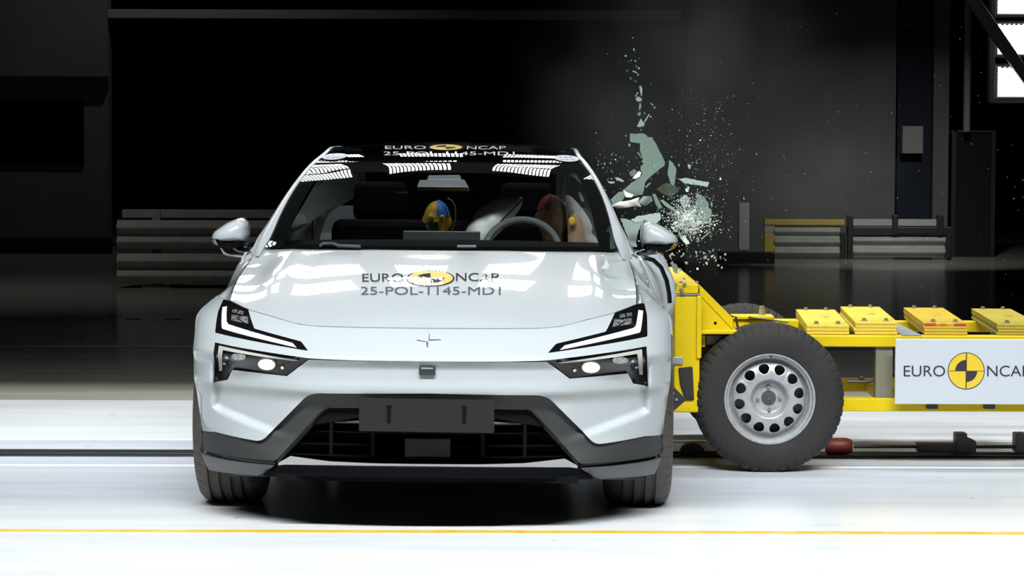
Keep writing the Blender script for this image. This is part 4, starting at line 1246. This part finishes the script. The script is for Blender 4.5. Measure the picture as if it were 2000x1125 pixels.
# child seat shell behind it
cs = MB(); rows = []
for z in (0, .15, .3, .42, .5, .53):
    k = 1 - .35 * (z / .53)**3
    rows.append([(.235 * k * math.sin(t), .16 - .24 * (1 - abs(math.cos(t))) * .8, z) for t in [lerp(-PI / 2, PI / 2, j / 14) for j in range(15)]])
cs.grid(rows)
c0 = at(853, 470, 14.2)
cso = empty('child_restraint', (c0.x, c0.y, .72)); tag(cso, 'black child seat with a pale piping around the child dummy', 'child seat')
cs.build('seat_shell', M_['interior'], cso)
MB().tube([at(x, y, 14.0) - Vector((c0.x, c0.y, .72)) for x, y in ((874, 387), (883, 392), (889, 403), (890, 425), (887, 440), (882, 450))], .004, 6).build('piping', M_['letterwhite'], cso)
MB().box2((-.22, -.25, -.02), (.22, .2, .06)).build('seat_base', M_['interior'], cso, smooth=False)

def airbag(name, outline, Y, depth, parent=CAR, bulge=.06, m='airbag', step=.03, rnd=.03):
    """a flat-seamed cushion: outline traced at distance Y, puffed towards and away from the viewer"""
    c = [at(x, y, Y) for x, y in outline]
    poly = round_poly([(p.x, p.z) for p in c], rnd, 3)
    poly = densify(poly, step)
    cx = sum(p[0] for p in poly) / len(poly)
    def dist(x, z):
        best = 9
        for i in range(len(poly)):
            a = poly[i]; b = poly[(i + 1) % len(poly)]
            dx, dz = b[0] - a[0], b[1] - a[1]; L2 = dx * dx + dz * dz or 1e-9
            t = max(0, min(1, ((x - a[0]) * dx + (z - a[1]) * dz) / L2))
            best = min(best, math.hypot(x - a[0] - t * dx, z - a[1] - t * dz))
        return best
    def sf(x, z):
        q = min(1, dist(x, z) / (bulge * 1.6)); h = bulge * math.sqrt(max(0, 1 - (1 - q)**2))
        return CWI @ Vector((x, Y - h + .012 * math.sin(x * 60 + z * 25) * q, z))
    o = patch(name, poly, sf, M_[m], parent, step=step * .8, thick=bulge * .8)
    return o
airbag('centre_airbag', [(905, 475), (912, 440), (935, 408), (965, 390), (1019, 384), (1022, 392), (1014, 412), (985, 445), (955, 475), (940, 490), (905, 490)], 12.92, .1, bulge=.08)
MB().tube([CWI @ at(x, y, 12.86 - .05 * (1 if 5 > i > 0 else 0)) for i, (x, y) in enumerate(((1020, 390), (1008, 402), (990, 420), (972, 440), (955, 462), (945, 480)))], .004, 6).build('airbag_seam', M_['interior'], CAR)
airbag('curtain_airbag', [(1104, 379), (1116, 384), (1132, 400), (1150, 425), (1158, 445), (1155, 455), (1166, 466), (1170, 482), (1120, 482), (1106, 430)], 13.1, .1, bulge=.03)
airbag('curtain_airbag', [(1129, 372), (1137, 380), (1142, 395), (1134, 392)], 12.9, .1, bulge=.015)
airbag('side_airbag', [(1108, 420), (1122, 414), (1134, 424), (1142, 455), (1143, 490), (1110, 490)], 12.95, .1, bulge=.05, m='skin')
airbag('curtain_airbag', [(598, 478), (598, 448), (610, 430), (635, 412), (664, 398), (645, 415), (634, 432), (630, 445), (620, 478)], 13.2, .1, bulge=.03)
MB().tube([CWI @ at(610, y, 13.15) for y in (432, 455, 477)], .004, 6).build('airbag_seam', M_['interior'], CAR)
# airbag cloth blown out of the broken side window
airbag('curtain_airbag', [(1194, 402), (1212, 386), (1214, 394), (1232, 391), (1249, 385), (1247, 395), (1253, 404), (1238, 403), (1222, 406), (1206, 407)], 12.75, .1, bulge=.012, step=.012, rnd=.004)
# dome lamp strip on the headliner
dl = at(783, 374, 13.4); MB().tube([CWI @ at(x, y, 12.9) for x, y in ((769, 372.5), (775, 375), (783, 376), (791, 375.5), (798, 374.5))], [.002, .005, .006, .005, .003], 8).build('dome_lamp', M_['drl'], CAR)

# ================================================================ shattered glass
def glass_shard(name, base, crazed=.5, alpha=.25):
    m = bpy.data.materials.new(name); m.use_nodes = True
    nt = m.node_tree; b = nt.nodes['Principled BSDF']; L = nt.links.new
    tc = nt.nodes.new('ShaderNodeTexCoord')
    v = nt.nodes.new('ShaderNodeTexVoronoi'); v.feature = 'DISTANCE_TO_EDGE'; v.inputs['Scale'].default_value = 240; L(tc.outputs['Object'], v.inputs['Vector'])
    r_ = nt.nodes.new('ShaderNodeValToRGB'); e = r_.color_ramp.elements
    e[0].position = .02; e[0].color = tuple(min(1, c * 1.3 + .03) for c in base) + (1,); e[1].position = .14; e[1].color = (*base, 1)
    L(v.outputs['Distance'], r_.inputs['Fac']); L(r_.outputs['Color'], b.inputs['Base Color'])
    b.inputs['Roughness'].default_value = .25
    tr = nt.nodes.new('ShaderNodeBsdfTransparent'); tr.inputs[0].default_value = (.75, .9, .84, 1)
    mx = nt.nodes.new('ShaderNodeMixShader'); mx.inputs[0].default_value = 1 - alpha
    L(tr.outputs[0], mx.inputs[1]); L(b.outputs[0], mx.inputs[2]); L(mx.outputs[0], nt.nodes['Material Output'].inputs['Surface'])
    return m
M_['shard'] = glass_shard('green_safety_glass', (.165, .225, .185), alpha=.18)
M_['shardpale'] = glass_shard('pale_crazed_glass', (.25, .32, .28), alpha=.15)
M_['sharddark'] = glass_shard('dark_green_glass', (.085, .13, .10), alpha=.35)
M_['crumb'] = mat('glass_crumb', (.34, .44, .39), .12, 0, 1.0)
M_['crumbwhite'] = mat('bright_glass_crumb', (.75, .82, .80), .12, 0, 1.0)
def zp(pts): return [(1140 + x / 3.5156, 240 + y / 3.5156) for x, y in pts]
def shard(poly, Y, tilt, m, label, group=None, th=.005):
    """a flat piece of glass with real thickness: outline traced at distance Y on a plane leaning by tilt (dy/dx, dy/dz)"""
    P = [at(x, y, Y) for x, y in poly]
    c = sum(P, Vector()) / len(P)
    Q_ = []
    for (x, y), p in zip(poly, P):
        Yp = Y + (p.x - c.x) * tilt[0] + (p.z - c.z) * tilt[1]
        Q_.append(at(x, y, Yp) - c)
    n = Vector((tilt[0], -1, tilt[1])).normalized()
    me = bpy.data.meshes.new('glass_shard'); bm = bmesh.new()
    f0 = bm.faces.new([bm.verts.new(q + n * th / 2) for q in Q_]); f1 = bm.faces.new([bm.verts.new(q - n * th / 2) for q in Q_][::-1])
    k = len(Q_); a = list(f0.verts); b = list(f1.verts)[::-1]
    for i in range(k): bm.faces.new((a[i], b[i], b[(i + 1) % k], a[(i + 1) % k]))
    bmesh.ops.recalc_face_normals(bm, faces=bm.faces); bm.to_mesh(me); bm.free()
    me.materials.append(M_[m])
    o = bpy.data.objects.new('glass_shard', me); COL.objects.link(o); o.location = c
    return tag(o, label, 'glass shard', group)
BIG = 'large pieces of the shattered door window'
def jag(poly, amp=.6, step=3.0):
    rnd = random.Random(len(poly) * 31 + int(poly[0][0]))
    return [(x + rnd.uniform(-amp, amp), y + rnd.uniform(-amp, amp)) for x, y in densify(poly, step)]
shard(jag(zp([(318, 75), (400, 72), (420, 78), (440, 98), (470, 100), (520, 190), (557, 270), (555, 292), (480, 350), (425, 400), (405, 490), (340, 505), (300, 478), (272, 462), (330, 410), (390, 372), (402, 350), (388, 310), (412, 275), (385, 185), (388, 140), (318, 132)])), 12.55, (.25, .1), 'shard', 'largest green glass sheet, tall and hooked, flying above the right mirror', BIG)
shard(zp([(590, 255), (612, 275), (637, 318), (622, 432), (600, 420), (577, 350)]), 12.5, (-.4, .2), 'shard', 'upright diamond glass shard right of the tall hooked sheet', BIG)
shard(zp([(500, 455), (558, 418), (618, 420), (652, 470), (600, 505), (545, 487)]), 12.7, (.1, -.5), 'sharddark', 'dark flat lozenge of glass under the upright diamond shard', BIG)
shard(jag(zp([(650, 385), (700, 380), (800, 400), (862, 408), (850, 440), (760, 425), (690, 415)])), 12.6, (.2, .6), 'shardpale', 'long pale crazed strip of glass, highest on the right of the cloud', BIG)
shard(zp([(312, 340), (345, 316), (366, 330), (350, 365), (322, 366)]), 12.9, (.1, .1), 'shard', 'small round-cornered green shard left of the tall sheet', BIG)
shard(zp([(183, 528), (238, 476), (272, 470), (285, 500), (268, 532), (200, 562)]), 12.6, (.3, .2), 'shard', 'green shard still touching the pillar of the white car', BIG)
shard(zp([(378, 540), (410, 505), (465, 503), (474, 535), (425, 568), (395, 562)]), 12.65, (-.2, .4), 'sharddark', 'dark six-sided shard just under the tall hooked sheet', BIG)
shard(zp([(470, 488), (490, 487), (538, 580), (515, 592), (494, 560)]), 12.4, (.5, 0), 'shard', 'narrow shard leaning left between the six-sided shard and the glass cloud', BIG)
shard(zp([(523, 530), (545, 530), (636, 600), (628, 612), (560, 572)]), 12.4, (.3, .3), 'shard', 'thin sloping shard pointing into the glass cloud', BIG)
shard(zp([(652, 532), (690, 492), (727, 520), (716, 560), (690, 598)]), 12.8, (.2, .4), 'sharddark', 'dark see-through shard at the upper left of the glass cloud', BIG)
shard(jag(zp([(770, 545), (800, 488), (835, 520), (862, 560), (830, 600), (790, 610)])), 12.55, (.3, -.2), 'shard', 'green shard at the top right of the glass cloud', BIG)
shard(jag(zp([(790, 620), (850, 570), (880, 600), (872, 645), (825, 682), (800, 665)])), 12.5, (-.4, .3), 'shard', 'green shard at the right edge of the glass cloud', BIG)
shard(jag(zp([(325, 668), (380, 640), (525, 617), (532, 655), (500, 690), (420, 668), (360, 690)]), 1.0), 12.35, (.1, .6), 'shardpale', 'pale crinkled glass sheet lying over the right mirror', BIG)
shard(jag(zp([(252, 655), (330, 668), (420, 668), (372, 740), (358, 820), (375, 880), (402, 905), (350, 912), (318, 840), (280, 730)]), 1.0), 12.45, (.3, .1), 'shardpale', 'crazed pale glass hanging between the pillar and the right mirror', BIG)
shard(zp([(598, 962), (635, 968), (650, 1000), (632, 1038), (612, 1000)]), 12.5, (.3, .1), 'shard', 'pointed green shard falling below the right mirror', BIG)
shard(zp([(806, 795), (868, 742), (872, 746), (812, 800)]), 12.5, (.1, .1), 'shardpale', 'thin needle of glass at the lower right of the cloud', BIG)
shard(zp([(662, 790), (690, 770), (730, 830), (700, 835)]), 12.5, (.1, .4), 'shard', 'four-sided shard right of the mirror at the foot of the cloud', BIG)
shard(zp([(212, 375), (240, 376), (278, 398), (268, 408), (232, 395)]), 12.7, (.1, .3), 'shard', 'leaf-shaped shard beside the pillar left of the tall sheet', BIG)
shard(zp([(165, 403), (210, 404), (213, 412), (190, 418), (170, 412)]), 12.7, (.1, .3), 'shard', 'flat leaf-shaped shard touching the pillar below another', BIG)
shard(zp([(366, 203), (374, 200), (402, 240), (396, 246)]), 12.6, (.1, .3), 'shardpale', 'short stick of glass at the inner edge of the tall sheet', BIG)
shard(zp([(422, 440), (452, 410), (462, 414), (430, 446)]), 12.6, (.1, .3), 'shardpale', 'sliver of glass just right of the tall sheet', BIG)
GLINTS = 'white pieces shaped as glints on the tall glass sheet'  # white pieces stand in for specular glints on the glass
shard(jag(zp([(336, 382), (352, 360), (378, 332), (394, 340), (385, 368), (355, 385)]), .4), 12.42, (.2, .1), 'airbag', 'upper white piece shaped as a glint on the tall hooked glass sheet', GLINTS)
shard(jag(zp([(270, 460), (300, 478), (340, 492), (330, 512), (290, 512), (280, 490)]), .4), 12.42, (.2, .1), 'airbag', 'lower white piece shaped as a glint at the foot of the tall hooked sheet', GLINTS)
def zq(pts): return [(1140 + x / 4.3275, 60 + y / 4.3275) for x, y in pts]
shard(zq([(450, 808), (482, 742), (500, 770), (516, 776), (510, 806), (470, 816)]), 12.6, (.1, .1), 'shardpale', 'triangular shard directly above the tall hooked sheet', BIG)
shard(zq([(436, 575), (460, 556), (492, 575), (488, 596), (455, 600)]), 12.6, (.1, .1), 'shardpale', 'squat shard halfway up the column of flying splinters', BIG)
shard(zq([(468, 470), (482, 464), (496, 490), (492, 556), (484, 548)]), 12.6, (.1, .1), 'shardpale', 'dagger-like shard high in the column of flying splinters', BIG)
shard(zq([(470, 612), (482, 612), (488, 640), (474, 672), (466, 668)]), 12.6, (.1, .1), 'shard', 'slim upright shard in the middle of the column of splinters', BIG)
shard(zq([(512, 764), (552, 702), (560, 706), (520, 772)]), 12.6, (.1, .1), 'shardpale', 'stick-like shard slanting right above the tall sheet', BIG)
shard(zq([(562, 612), (568, 608), (590, 632), (584, 636)]), 12.6, (.1, .1), 'shardpale', 'tiny stick-like shard right of the column of splinters', BIG)
shard(zq([(450, 706), (476, 684), (484, 700), (470, 722)]), 12.6, (.1, .1), 'shard', 'kite-shaped shard above the triangular one', BIG)

# small fragments: a few shapes copied about
protos = []
for k in range(8):
    bm = bmesh.new(); n = random.randint(4, 6)
    ring = []
    for i in range(n):
        an = 2 * PI * i / n + random.uniform(-.35, .35); r_ = random.uniform(.55, 1.0)
        ring.append((r_ * math.cos(an) * random.uniform(.6, 1), r_ * math.sin(an)))
    t = .22
    f0 = bm.faces.new([bm.verts.new((x, -t, z)) for x, z in ring]); f1 = bm.faces.new([bm.verts.new((x * .9, t, z * .9)) for x, z in ring][::-1])
    a = list(f0.verts); b = list(f1.verts)[::-1]
    for i in range(n): bm.faces.new((a[i], b[i], b[(i + 1) % n], a[(i + 1) % n]))
    bmesh.ops.recalc_face_normals(bm, faces=bm.faces)
    me = bpy.data.meshes.new('glass_fragment'); bm.to_mesh(me); bm.free()
    me.materials.append(M_[('crumb', 'shardpale', 'crumb', 'shard', 'crumbwhite')[k % 5]]); protos.append(me)
first = None
def fragment(px, py, Y, r_, label, group, stretch=1.0):
    o = bpy.data.objects.new('glass_fragment', random.choice(protos)); COL.objects.link(o)
    o.location = at(px, py, Y); o.scale = (r_, r_, r_ * stretch)
    o.rotation_euler = (random.uniform(-.7, .7), random.uniform(0, PI), random.uniform(-.9, .9))
    return tag(o, label, 'glass fragment', group)
def cloudY(): return 12.6 + random.uniform(-.35, .45)
G1 = ('small green glass fragment in the dense cloud right of the mirror', 'fragments in the dense glass cloud')
for i in range(170):
    a = random.uniform(0, 2 * PI); q = abs(random.gauss(0, .5))
    fragment(1345 + 52 * q * math.cos(a), 430 + 46 * q * math.sin(a), cloudY(), random.uniform(.005, .013), *G1, stretch=random.uniform(.8, 1.8))
G2 = ('small glass fragment flying loose above and right of the car', 'fragments flying around the shattered window')
for i in range(44):
    a = random.uniform(0, 2 * PI); q = random.uniform(.8, 2.0)
    x, y = 1300 + 60 * q * math.cos(a), 400 + 62 * q * math.sin(a)
    if x < 1200: x = 2 * 1200 - x
    fragment(x, y, cloudY(), random.uniform(.004, .010), *G2, stretch=random.uniform(.8, 2.2))
G3 = ('small glass fragment falling below the right mirror in front of the trolley', 'fragments falling below the mirror')
for i in range(40):
    x = random.uniform(1300, 1420); y = 488 + abs(random.gauss(0, 28))
    fragment(x, min(y, 548), cloudY(), random.uniform(.004, .011), *G3, stretch=random.uniform(.8, 1.8))
G4 = ('tiny glass splinter in the thin column rising above the tall hooked sheet', 'splinters in the rising column')
for x, y in ((1236, 74), (1238, 97), (1222, 109), (1233, 118), (1241, 119), (1243, 129), (1248, 133), (1225, 138), (1237, 139), (1241, 141), (1246, 146), (1232, 153), (1238, 157), (1242, 159), (1245, 182), (1242, 187), (1259, 221), (1279, 210), (1271, 228), (1252, 254), (1222, 265), (1229, 284)):
    fragment(x, y, 12.6 + random.uniform(-.1, .1), random.uniform(.004, .008), *G4, stretch=random.uniform(1, 1.6))
G5 = ('tiny glass splinter beside the white roof pillar of the car', 'splinters beside the roof pillar')
for i in range(22):
    fragment(random.uniform(1165, 1215), random.uniform(298, 350), 12.9 + random.uniform(-.2, .2), random.uniform(.003, .007), *G5)
# glass dust too fine to count
dm = MB()
def dust(px, py, Y, s):
    p = at(px, py, Y); v = [p + Vector((random.uniform(-s, s), random.uniform(-s, s), random.uniform(-s, s))) for _ in range(4)]
    dm.add(v, [(0, 1, 2), (0, 1, 3), (0, 2, 3), (1, 2, 3)])
for i in range(2600):
    a = random.uniform(0, 2 * PI); q = abs(random.gauss(0, .62))
    dust(1343 + 54 * q * math.cos(a), 428 + 50 * q * math.sin(a), cloudY(), random.uniform(.002, .0065) * (1.15 - .5 * min(1, q)))
for i in range(420):
    dust(1375 + random.gauss(0, 42), 300 + random.gauss(0, 55), 12.8 + random.uniform(-.5, .5), random.uniform(.0012, .0032))
for i in range(260):
    dust(random.uniform(1150, 2000), random.uniform(20, 620), 12.8 + random.uniform(-.6, .6), random.uniform(.0012, .0028))
for i in range(120):
    dust(random.uniform(1165, 1260), random.uniform(290, 420), 12.8 + random.uniform(-.2, .2), random.uniform(.0015, .004))
tag(dm.build('glass_dust', M_['crumbwhite'], smooth=False, weld=False), 'fine glittering glass dust scattered through the air right of the car', 'glass dust', kind='stuff')

# drifting smoke above the impact
sm = bpy.data.materials.new('smoke_volume'); sm.use_nodes = True
nt = sm.node_tree; nt.nodes.remove(nt.nodes['Principled BSDF']); L = nt.links.new
pv = nt.nodes.new('ShaderNodeVolumeScatter'); pv.inputs['Color'].default_value = (.86, .93, .90, 1); pv.inputs['Anisotropy'].default_value = 0
tc = nt.nodes.new('ShaderNodeTexCoord')
ns = nt.nodes.new('ShaderNodeTexNoise'); ns.inputs['Scale'].default_value = 1.6; ns.inputs['Detail'].default_value = 4; L(tc.outputs['Object'], ns.inputs['Vector'])
rp = nt.nodes.new('ShaderNodeMapRange'); rp.inputs['From Min'].default_value = .40; rp.inputs['From Max'].default_value = .75; rp.inputs['To Min'].default_value = .08; rp.inputs['To Max'].default_value = 1.0
L(ns.outputs['Fac'], rp.inputs['Value'])
ln = nt.nodes.new('ShaderNodeVectorMath'); ln.operation = 'LENGTH'; L(tc.outputs['Object'], ln.inputs[0])
fo = nt.nodes.new('ShaderNodeMapRange'); fo.interpolation_type = 'SMOOTHSTEP'; fo.inputs['From Min'].default_value = 1.0; fo.inputs['From Max'].default_value = .25; fo.inputs['To Min'].default_value = 0; fo.inputs['To Max'].default_value = 1
L(ln.outputs['Value'], fo.inputs['Value'])
ml = nt.nodes.new('ShaderNodeMath'); ml.operation = 'MULTIPLY'; L(rp.outputs[0], ml.inputs[0]); L(fo.outputs[0], ml.inputs[1])
m2 = nt.nodes.new('ShaderNodeMath'); m2.operation = 'MULTIPLY'; m2.inputs[1].default_value = .10; L(ml.outputs[0], m2.inputs[0])
L(m2.outputs[0], pv.inputs['Density']); L(pv.outputs[0], nt.nodes['Material Output'].inputs['Volume'])
for (px, py, Y, sx, sy, sz, lab) in ((1330, 190, 13.3, .95, .9, 1.0, 'faint grey smoke rising above the shattered window'), (1610, 350, 14.2, .50, .5, .40, 'faint puff of smoke in front of the dark far wall')):
    p = at(px, py, Y)
    o = MB().ball((0, 0, 0), 1.0, seg=24, rings=14).build('smoke', sm)
    o.location = p; o.scale = (sx, sy, sz)
    tag(o, lab, 'smoke', kind='stuff')

# ================================================================ the dark hall behind
M_['barrier'] = mat('barrier_grey', (.42, .42, .38), .7, noise=(6, (.33, .33, .30), .3, .7))
M_['barrieryel'] = mat('barrier_yellow', (.50, .36, .06), .6)
# low white barriers behind the car on the left
def bar_box(parent, loc, name, m, x0, x1, y0, y1, Y, dep=.12, bv=.01):
    a = at(x0, y0, Y) - loc; b = at(x1, y1, Y) - loc
    o = MB().box2((a.x, Y - loc.y, b.z), (b.x, Y + dep - loc.y, a.z)).build(name, M_[m], parent, smooth=False)
    return bevel(o, bv) if bv else o
def rib_panel(parent, loc, name, m, x0, x1, y0, y1, Y, ribs=2):
    """guard-rail like board: a W-shaped section run from x0 to x1"""
    a = at(x0, y0, Y) - loc; b = at(x1, y1, Y) - loc; n = ribs * 16
    prof = [(.035 * math.cos(2 * PI * ribs * k / n), lerp(a.z, b.z, k / n)) for k in range(n + 1)]
    mb = MB(); mb.grid([[(x, Y - loc.y + d, z) for d, z in prof] + [(x, Y - loc.y + .09, prof[-1][1]), (x, Y - loc.y + .09, prof[0][1]), (x, Y - loc.y + prof[0][0], prof[0][1])] for x in (a.x, b.x)])
    return mb.build(name, M_[m], parent, ang=40)
YL = 26.6
l0 = on_floor(300, 565); l0 = Vector((at(300, 560, YL).x, YL, 0))
lb_ = tag(empty('guard_barrier', l0), 'low two-tier grey guard barrier in the dark behind the car on the left', 'barrier')
rib_panel(lb_, l0, 'board', 'barrier', 228, 560, 430, 487, YL); rib_panel(lb_, l0, 'board', 'barrier', 228, 560, 495, 554, YL)
bar_box(lb_, l0, 'top_rail', 'barrier', 238, 560, 409, 427, YL + .12, .04)
for x in (305, 545):
    a = at(x, 500, YL + .1) - l0
    MB().box2((a.x - .04, .10, 0), (a.x + .04, .18, .78)).build('post', M_['barrier'], lb_, smooth=False)
    MB().box2((a.x - .14, .04, 0), (a.x + .14, .24, .02)).build('foot', M_['barrier'], lb_, smooth=False)
# barrier with a yellow stripe, right
YR = 33.0
r0 = Vector((at(1570, 500, YR).x, YR, 0)); rb_ = tag(empty('guard_barrier', r0), 'grey ribbed barrier with a yellow top stripe in the dark behind the trolley', 'barrier', None)
bar_box(rb_, r0, 'top_stripe', 'barrieryel', 1493, 1650, 428, 440, YR - .02)
rib_panel(rb_, r0, 'board', 'barrier', 1513, 1640, 441, 503, YR, 3)
bar_box(rb_, r0, 'end_post', 'barrieryel', 1493, 1513, 455, 504.5, YR, .1)
bar_box(rb_, r0, 'board_end', 'barrier', 1493, 1513, 441, 455, YR, .1)
bar_box(rb_, r0, 'end_post', 'dark', 1641, 1652, 452, 504.5, YR, .1)
r1 = Vector((at(1750, 500, YR).x, YR, 0)); rc_ = tag(empty('guard_barrier', r1), 'black-framed grey ribbed barrier standing to the right of the yellow-striped one', 'barrier', None)
bar_box(rc_, r1, 'top_strip', 'barrier', 1666, 1840, 428, 442, YR + .02)
rib_panel(rc_, r1, 'board', 'barrier', 1666, 1847, 458, 503, YR, 2)
bar_box(rc_, r1, 'frame_rail', 'dark', 1655, 1862, 443, 457, YR - .05)
for x0, x1 in ((1656, 1666), (1744, 1754), (1831, 1843), (1848, 1858)):
    y0 = 420 if x0 < 1840 else 443
    bar_box(rc_, r1, 'frame_post', 'dark', x0, x1, y0, 458 if 1700 < x0 < 1845 else 504.5, YR - .06, .1)
# white marker post
p0 = Vector((at(1453, 500, 32.0).x, 32.0, 0)); pp = tag(empty('marker_post', p0), 'pale square post standing alone in the dark behind the glass cloud', 'post')
M_['postwhite'] = mat('post_white', (.80, .81, .78), .6)
bar_box(pp, p0, 'post', 'postwhite', 1443, 1463, 396, 489, 32.0, .12); 
MB().box2((-.30, -.1, 0), (.36, .25, .13)).build('base', M_['dark'], pp, smooth=False)
# small things on the far wall
wb = Vector((at(1783, 272, 33.85).x, 33.85, at(1783, 272, 33.85).z))
c = tag(empty('wall_cabinet', wb), 'small grey cabinet on the far wall right of the grey wall', 'cabinet')
bar_box(c, wb, 'body', 'beam', 1763, 1803, 246, 300, 33.75, .25)
tag(MB().box2((at(1752, 0, YB).x, YB + .0, 0), (at(1820, 0, YB).x, YB + .2, ZC)).build('wall_recess', mat('navy_wall', (.012, .016, .03), .9), smooth=False), kind='structure')
pb = at(1890, 100, 33.6)
tag(MB().tube([(pb.x, 33.6, at(0, 252, 33.6).z), (pb.x, 33.6, ZC - .02)], .045, 12).build('wall_pipe', M_['beam']), 'vertical grey pipe high on the far wall behind the lamp tower', 'pipe')
dr = Vector((at(1905, 500, 33.8).x, 33.8, 0)); d_ = empty('door_1', dr); d_['kind'] = 'structure'
bar_box(d_, dr, 'door_frame', 'dark', 1860, 1865, 254, 504, 33.8, .06, 0); bar_box(d_, dr, 'door_frame', 'dark', 1937, 1942, 254, 504, 33.8, .06, 0); bar_box(d_, dr, 'door_frame', 'dark', 1865, 1937, 254, 259, 33.8, .06, 0)
bar_box(d_, dr, 'door_leaf', 'walldark', 1865, 1937, 259, 504, 33.84, .06, 0)

# lamp tower at the right edge of the picture
lm = bpy.data.materials.new('led_panel_glass'); lm.use_nodes = True
nt = lm.node_tree; nt.nodes.remove(nt.nodes['Principled BSDF']); L = nt.links.new
tc = nt.nodes.new('ShaderNodeTexCoord'); vo = nt.nodes.new('ShaderNodeTexVoronoi'); vo.inputs['Scale'].default_value = 26; vo.inputs['Randomness'].default_value = 0
L(tc.outputs['Object'], vo.inputs['Vector'])
mr = nt.nodes.new('ShaderNodeMapRange'); mr.inputs['From Min'].default_value = .1; mr.inputs['From Max'].default_value = .6; mr.inputs['To Min'].default_value = 6; mr.inputs['To Max'].default_value = 1.1; L(vo.outputs['Distance'], mr.inputs['Value'])
em = nt.nodes.new('ShaderNodeEmission'); em.inputs['Color'].default_value = (.90, .97, 1, 1); L(mr.outputs[0], em.inputs['Strength']); L(em.outputs[0], nt.nodes['Material Output'].inputs['Surface'])
M_['led'] = lm
YT = 22.0
t0 = Vector((at(2015, 100, YT).x, YT, 0)); lt_ = tag(empty('flood_light_tower', t0), 'tower of three bright LED flood panels at the top right', 'light')
def tw(name, m, x0, x1, y0, y1, Y, dep, bv=.006): return bar_box(lt_, t0, name, m, x0, x1, y0, y1, Y, dep, bv)
for i, (y0, y1) in enumerate(((-30, 27), (47, 106), (131, 189))):
    tw('lamp_panel', 'led', 1950, 2068, y0, y1, YT, .02, 0)
    tw('panel_frame', 'beam', 1944, 2074, y1 + 1, y1 + 7, YT - .05, .10); tw('panel_frame', 'beam', 1944, 2074, y0 - 7, y0 - 1, YT - .05, .10)
    tw('panel_housing', 'dark', 1944, 2074, y0 - 6, y1 + 6, YT + .021, .12)
    for xx in range(1956, 2068, 9): tw('panel_tab', 'dark', xx, xx + 5, y0 - 1, y0 + 2, YT - .01, .02, 0)
tw('side_rail', 'beam', 1936, 1943, -40, 199, YT - .06, .12); tw('side_rail', 'beam', 2075, 2082, -40, 199, YT - .06, .12)
tw('bottom_rail', 'beam', 1936, 2082, 196, 202, YT - .06, .12)
a = [at(1876, -12, YT - .2) - t0, at(1908, -12, YT - .2) - t0, at(2030, 167, YT - .2) - t0, at(2030, 204, YT - .2) - t0]
mb = MB(); mb.prism([a[0], a[1], a[2], a[3]], (0, .06, 0)); bevel(mb.build('brace', M_['dark'], lt_, smooth=False), .008)
MB().tube([(.12, .22, 0), (.12, .22, at(2015, -40, YT).z)], .05, 12).build('mast', M_['dark'], lt_)
MB().box2((-.3, -.2, 0), (.55, .65, .04)).build('base_plate', M_['dark'], lt_, smooth=False)

# added fill lamps out of view, brightening the barriers and the left wall
for x, y, z, pw, dirv, lab in ((4.7, 28.6, 3.7, 16, (0, .80, -.62), 'added fill lamp out of view above the striped barriers'), (-4.8, 22.0, 7.5, 8, (0, .6, -1), 'added fill lamp out of view above the low barrier behind the car'), (-3.3, 30.9, 6.8, 11, (-.45, .8, -.9), 'added fill lamp out of view in front of the black gateway')):
    e = tag(empty('added_fill_lamp', (x, y, z)), lab, 'light')
    MB().box2((-.2, -.1, .04), (.2, .1, .14)).build('housing', M_['dark'], e, smooth=False)
    MB().tube([(0, 0, .14), (0, 0, ZC - z - .02)], .015, 8).build('drop_rod', M_['dark'], e)
    area('lamp', (x, y, z), dirv, .35, .18, pw, 100 if x < -3 and y > 25 else 56)

# tow gear lying along the track on the right
def gear(name, label, cat): 
    return name
g0 = on_floor(1640, 882); g0.z = .0
tg = tag(empty('tow_cylinder', (at(1640, 880, 13.0).x, 13.0, 0)), 'dark red cylinder lying on the tow track behind the trolley wheel', 'cylinder')
MB().tube([(-.07, 0, .045), (-.06, 0, .045), (.03, 0, .045), (.05, 0, .045), (.06, 0, .045)], [.035, .042, .042, .036, .03], 16).build('body', mat('dark_red_paint', (.13, .014, .008), .5), tg)
x1 = at(1640, 880, 13.0).x
tb = tag(empty('tow_bar', (x1 + .07, 13.0, 0)), 'black tow bar with two clamps lying along the track', 'tow gear')
xa, xb, xc, xd = [at(q, 870, 13.0).x - (x1 + .07) for q in (1790, 1876, 1900, 1980)]
MB().tube([(0, 0, .045), (xa + 1.1, 0, .045)], .010, 10).build('rod', M_['dark'], tb)
bevel(MB().box2((xa, -.04, .02), (xc, .04, .065)).build('sleeve', M_['dark'], tb, smooth=False), .006)
for q in (xb - .03, xd):
    mb = MB(); mb.prism([(q, -.045, .02), (q + .10, -.045, .02), (q + .10, -.045, .075), (q + .055, -.045, .095), (q + .055, -.045, .115), (q, -.045, .115)], (0, .09, 0)); bevel(mb.build('clamp', M_['dark'], tb, smooth=False), .005)
th_ = tag(empty('track_hump', (at(1352, 884, 13.02).x, 13.02, .004)), 'dark half-round hump on the track under the front of the trolley', 'cover')
MB().prism([(.062 * math.cos(PI * k / 24), -.03, .055 * math.sin(PI * k / 24)) for k in range(25)], (0, .06, 0)).build('cover', M_['dark'], th_)
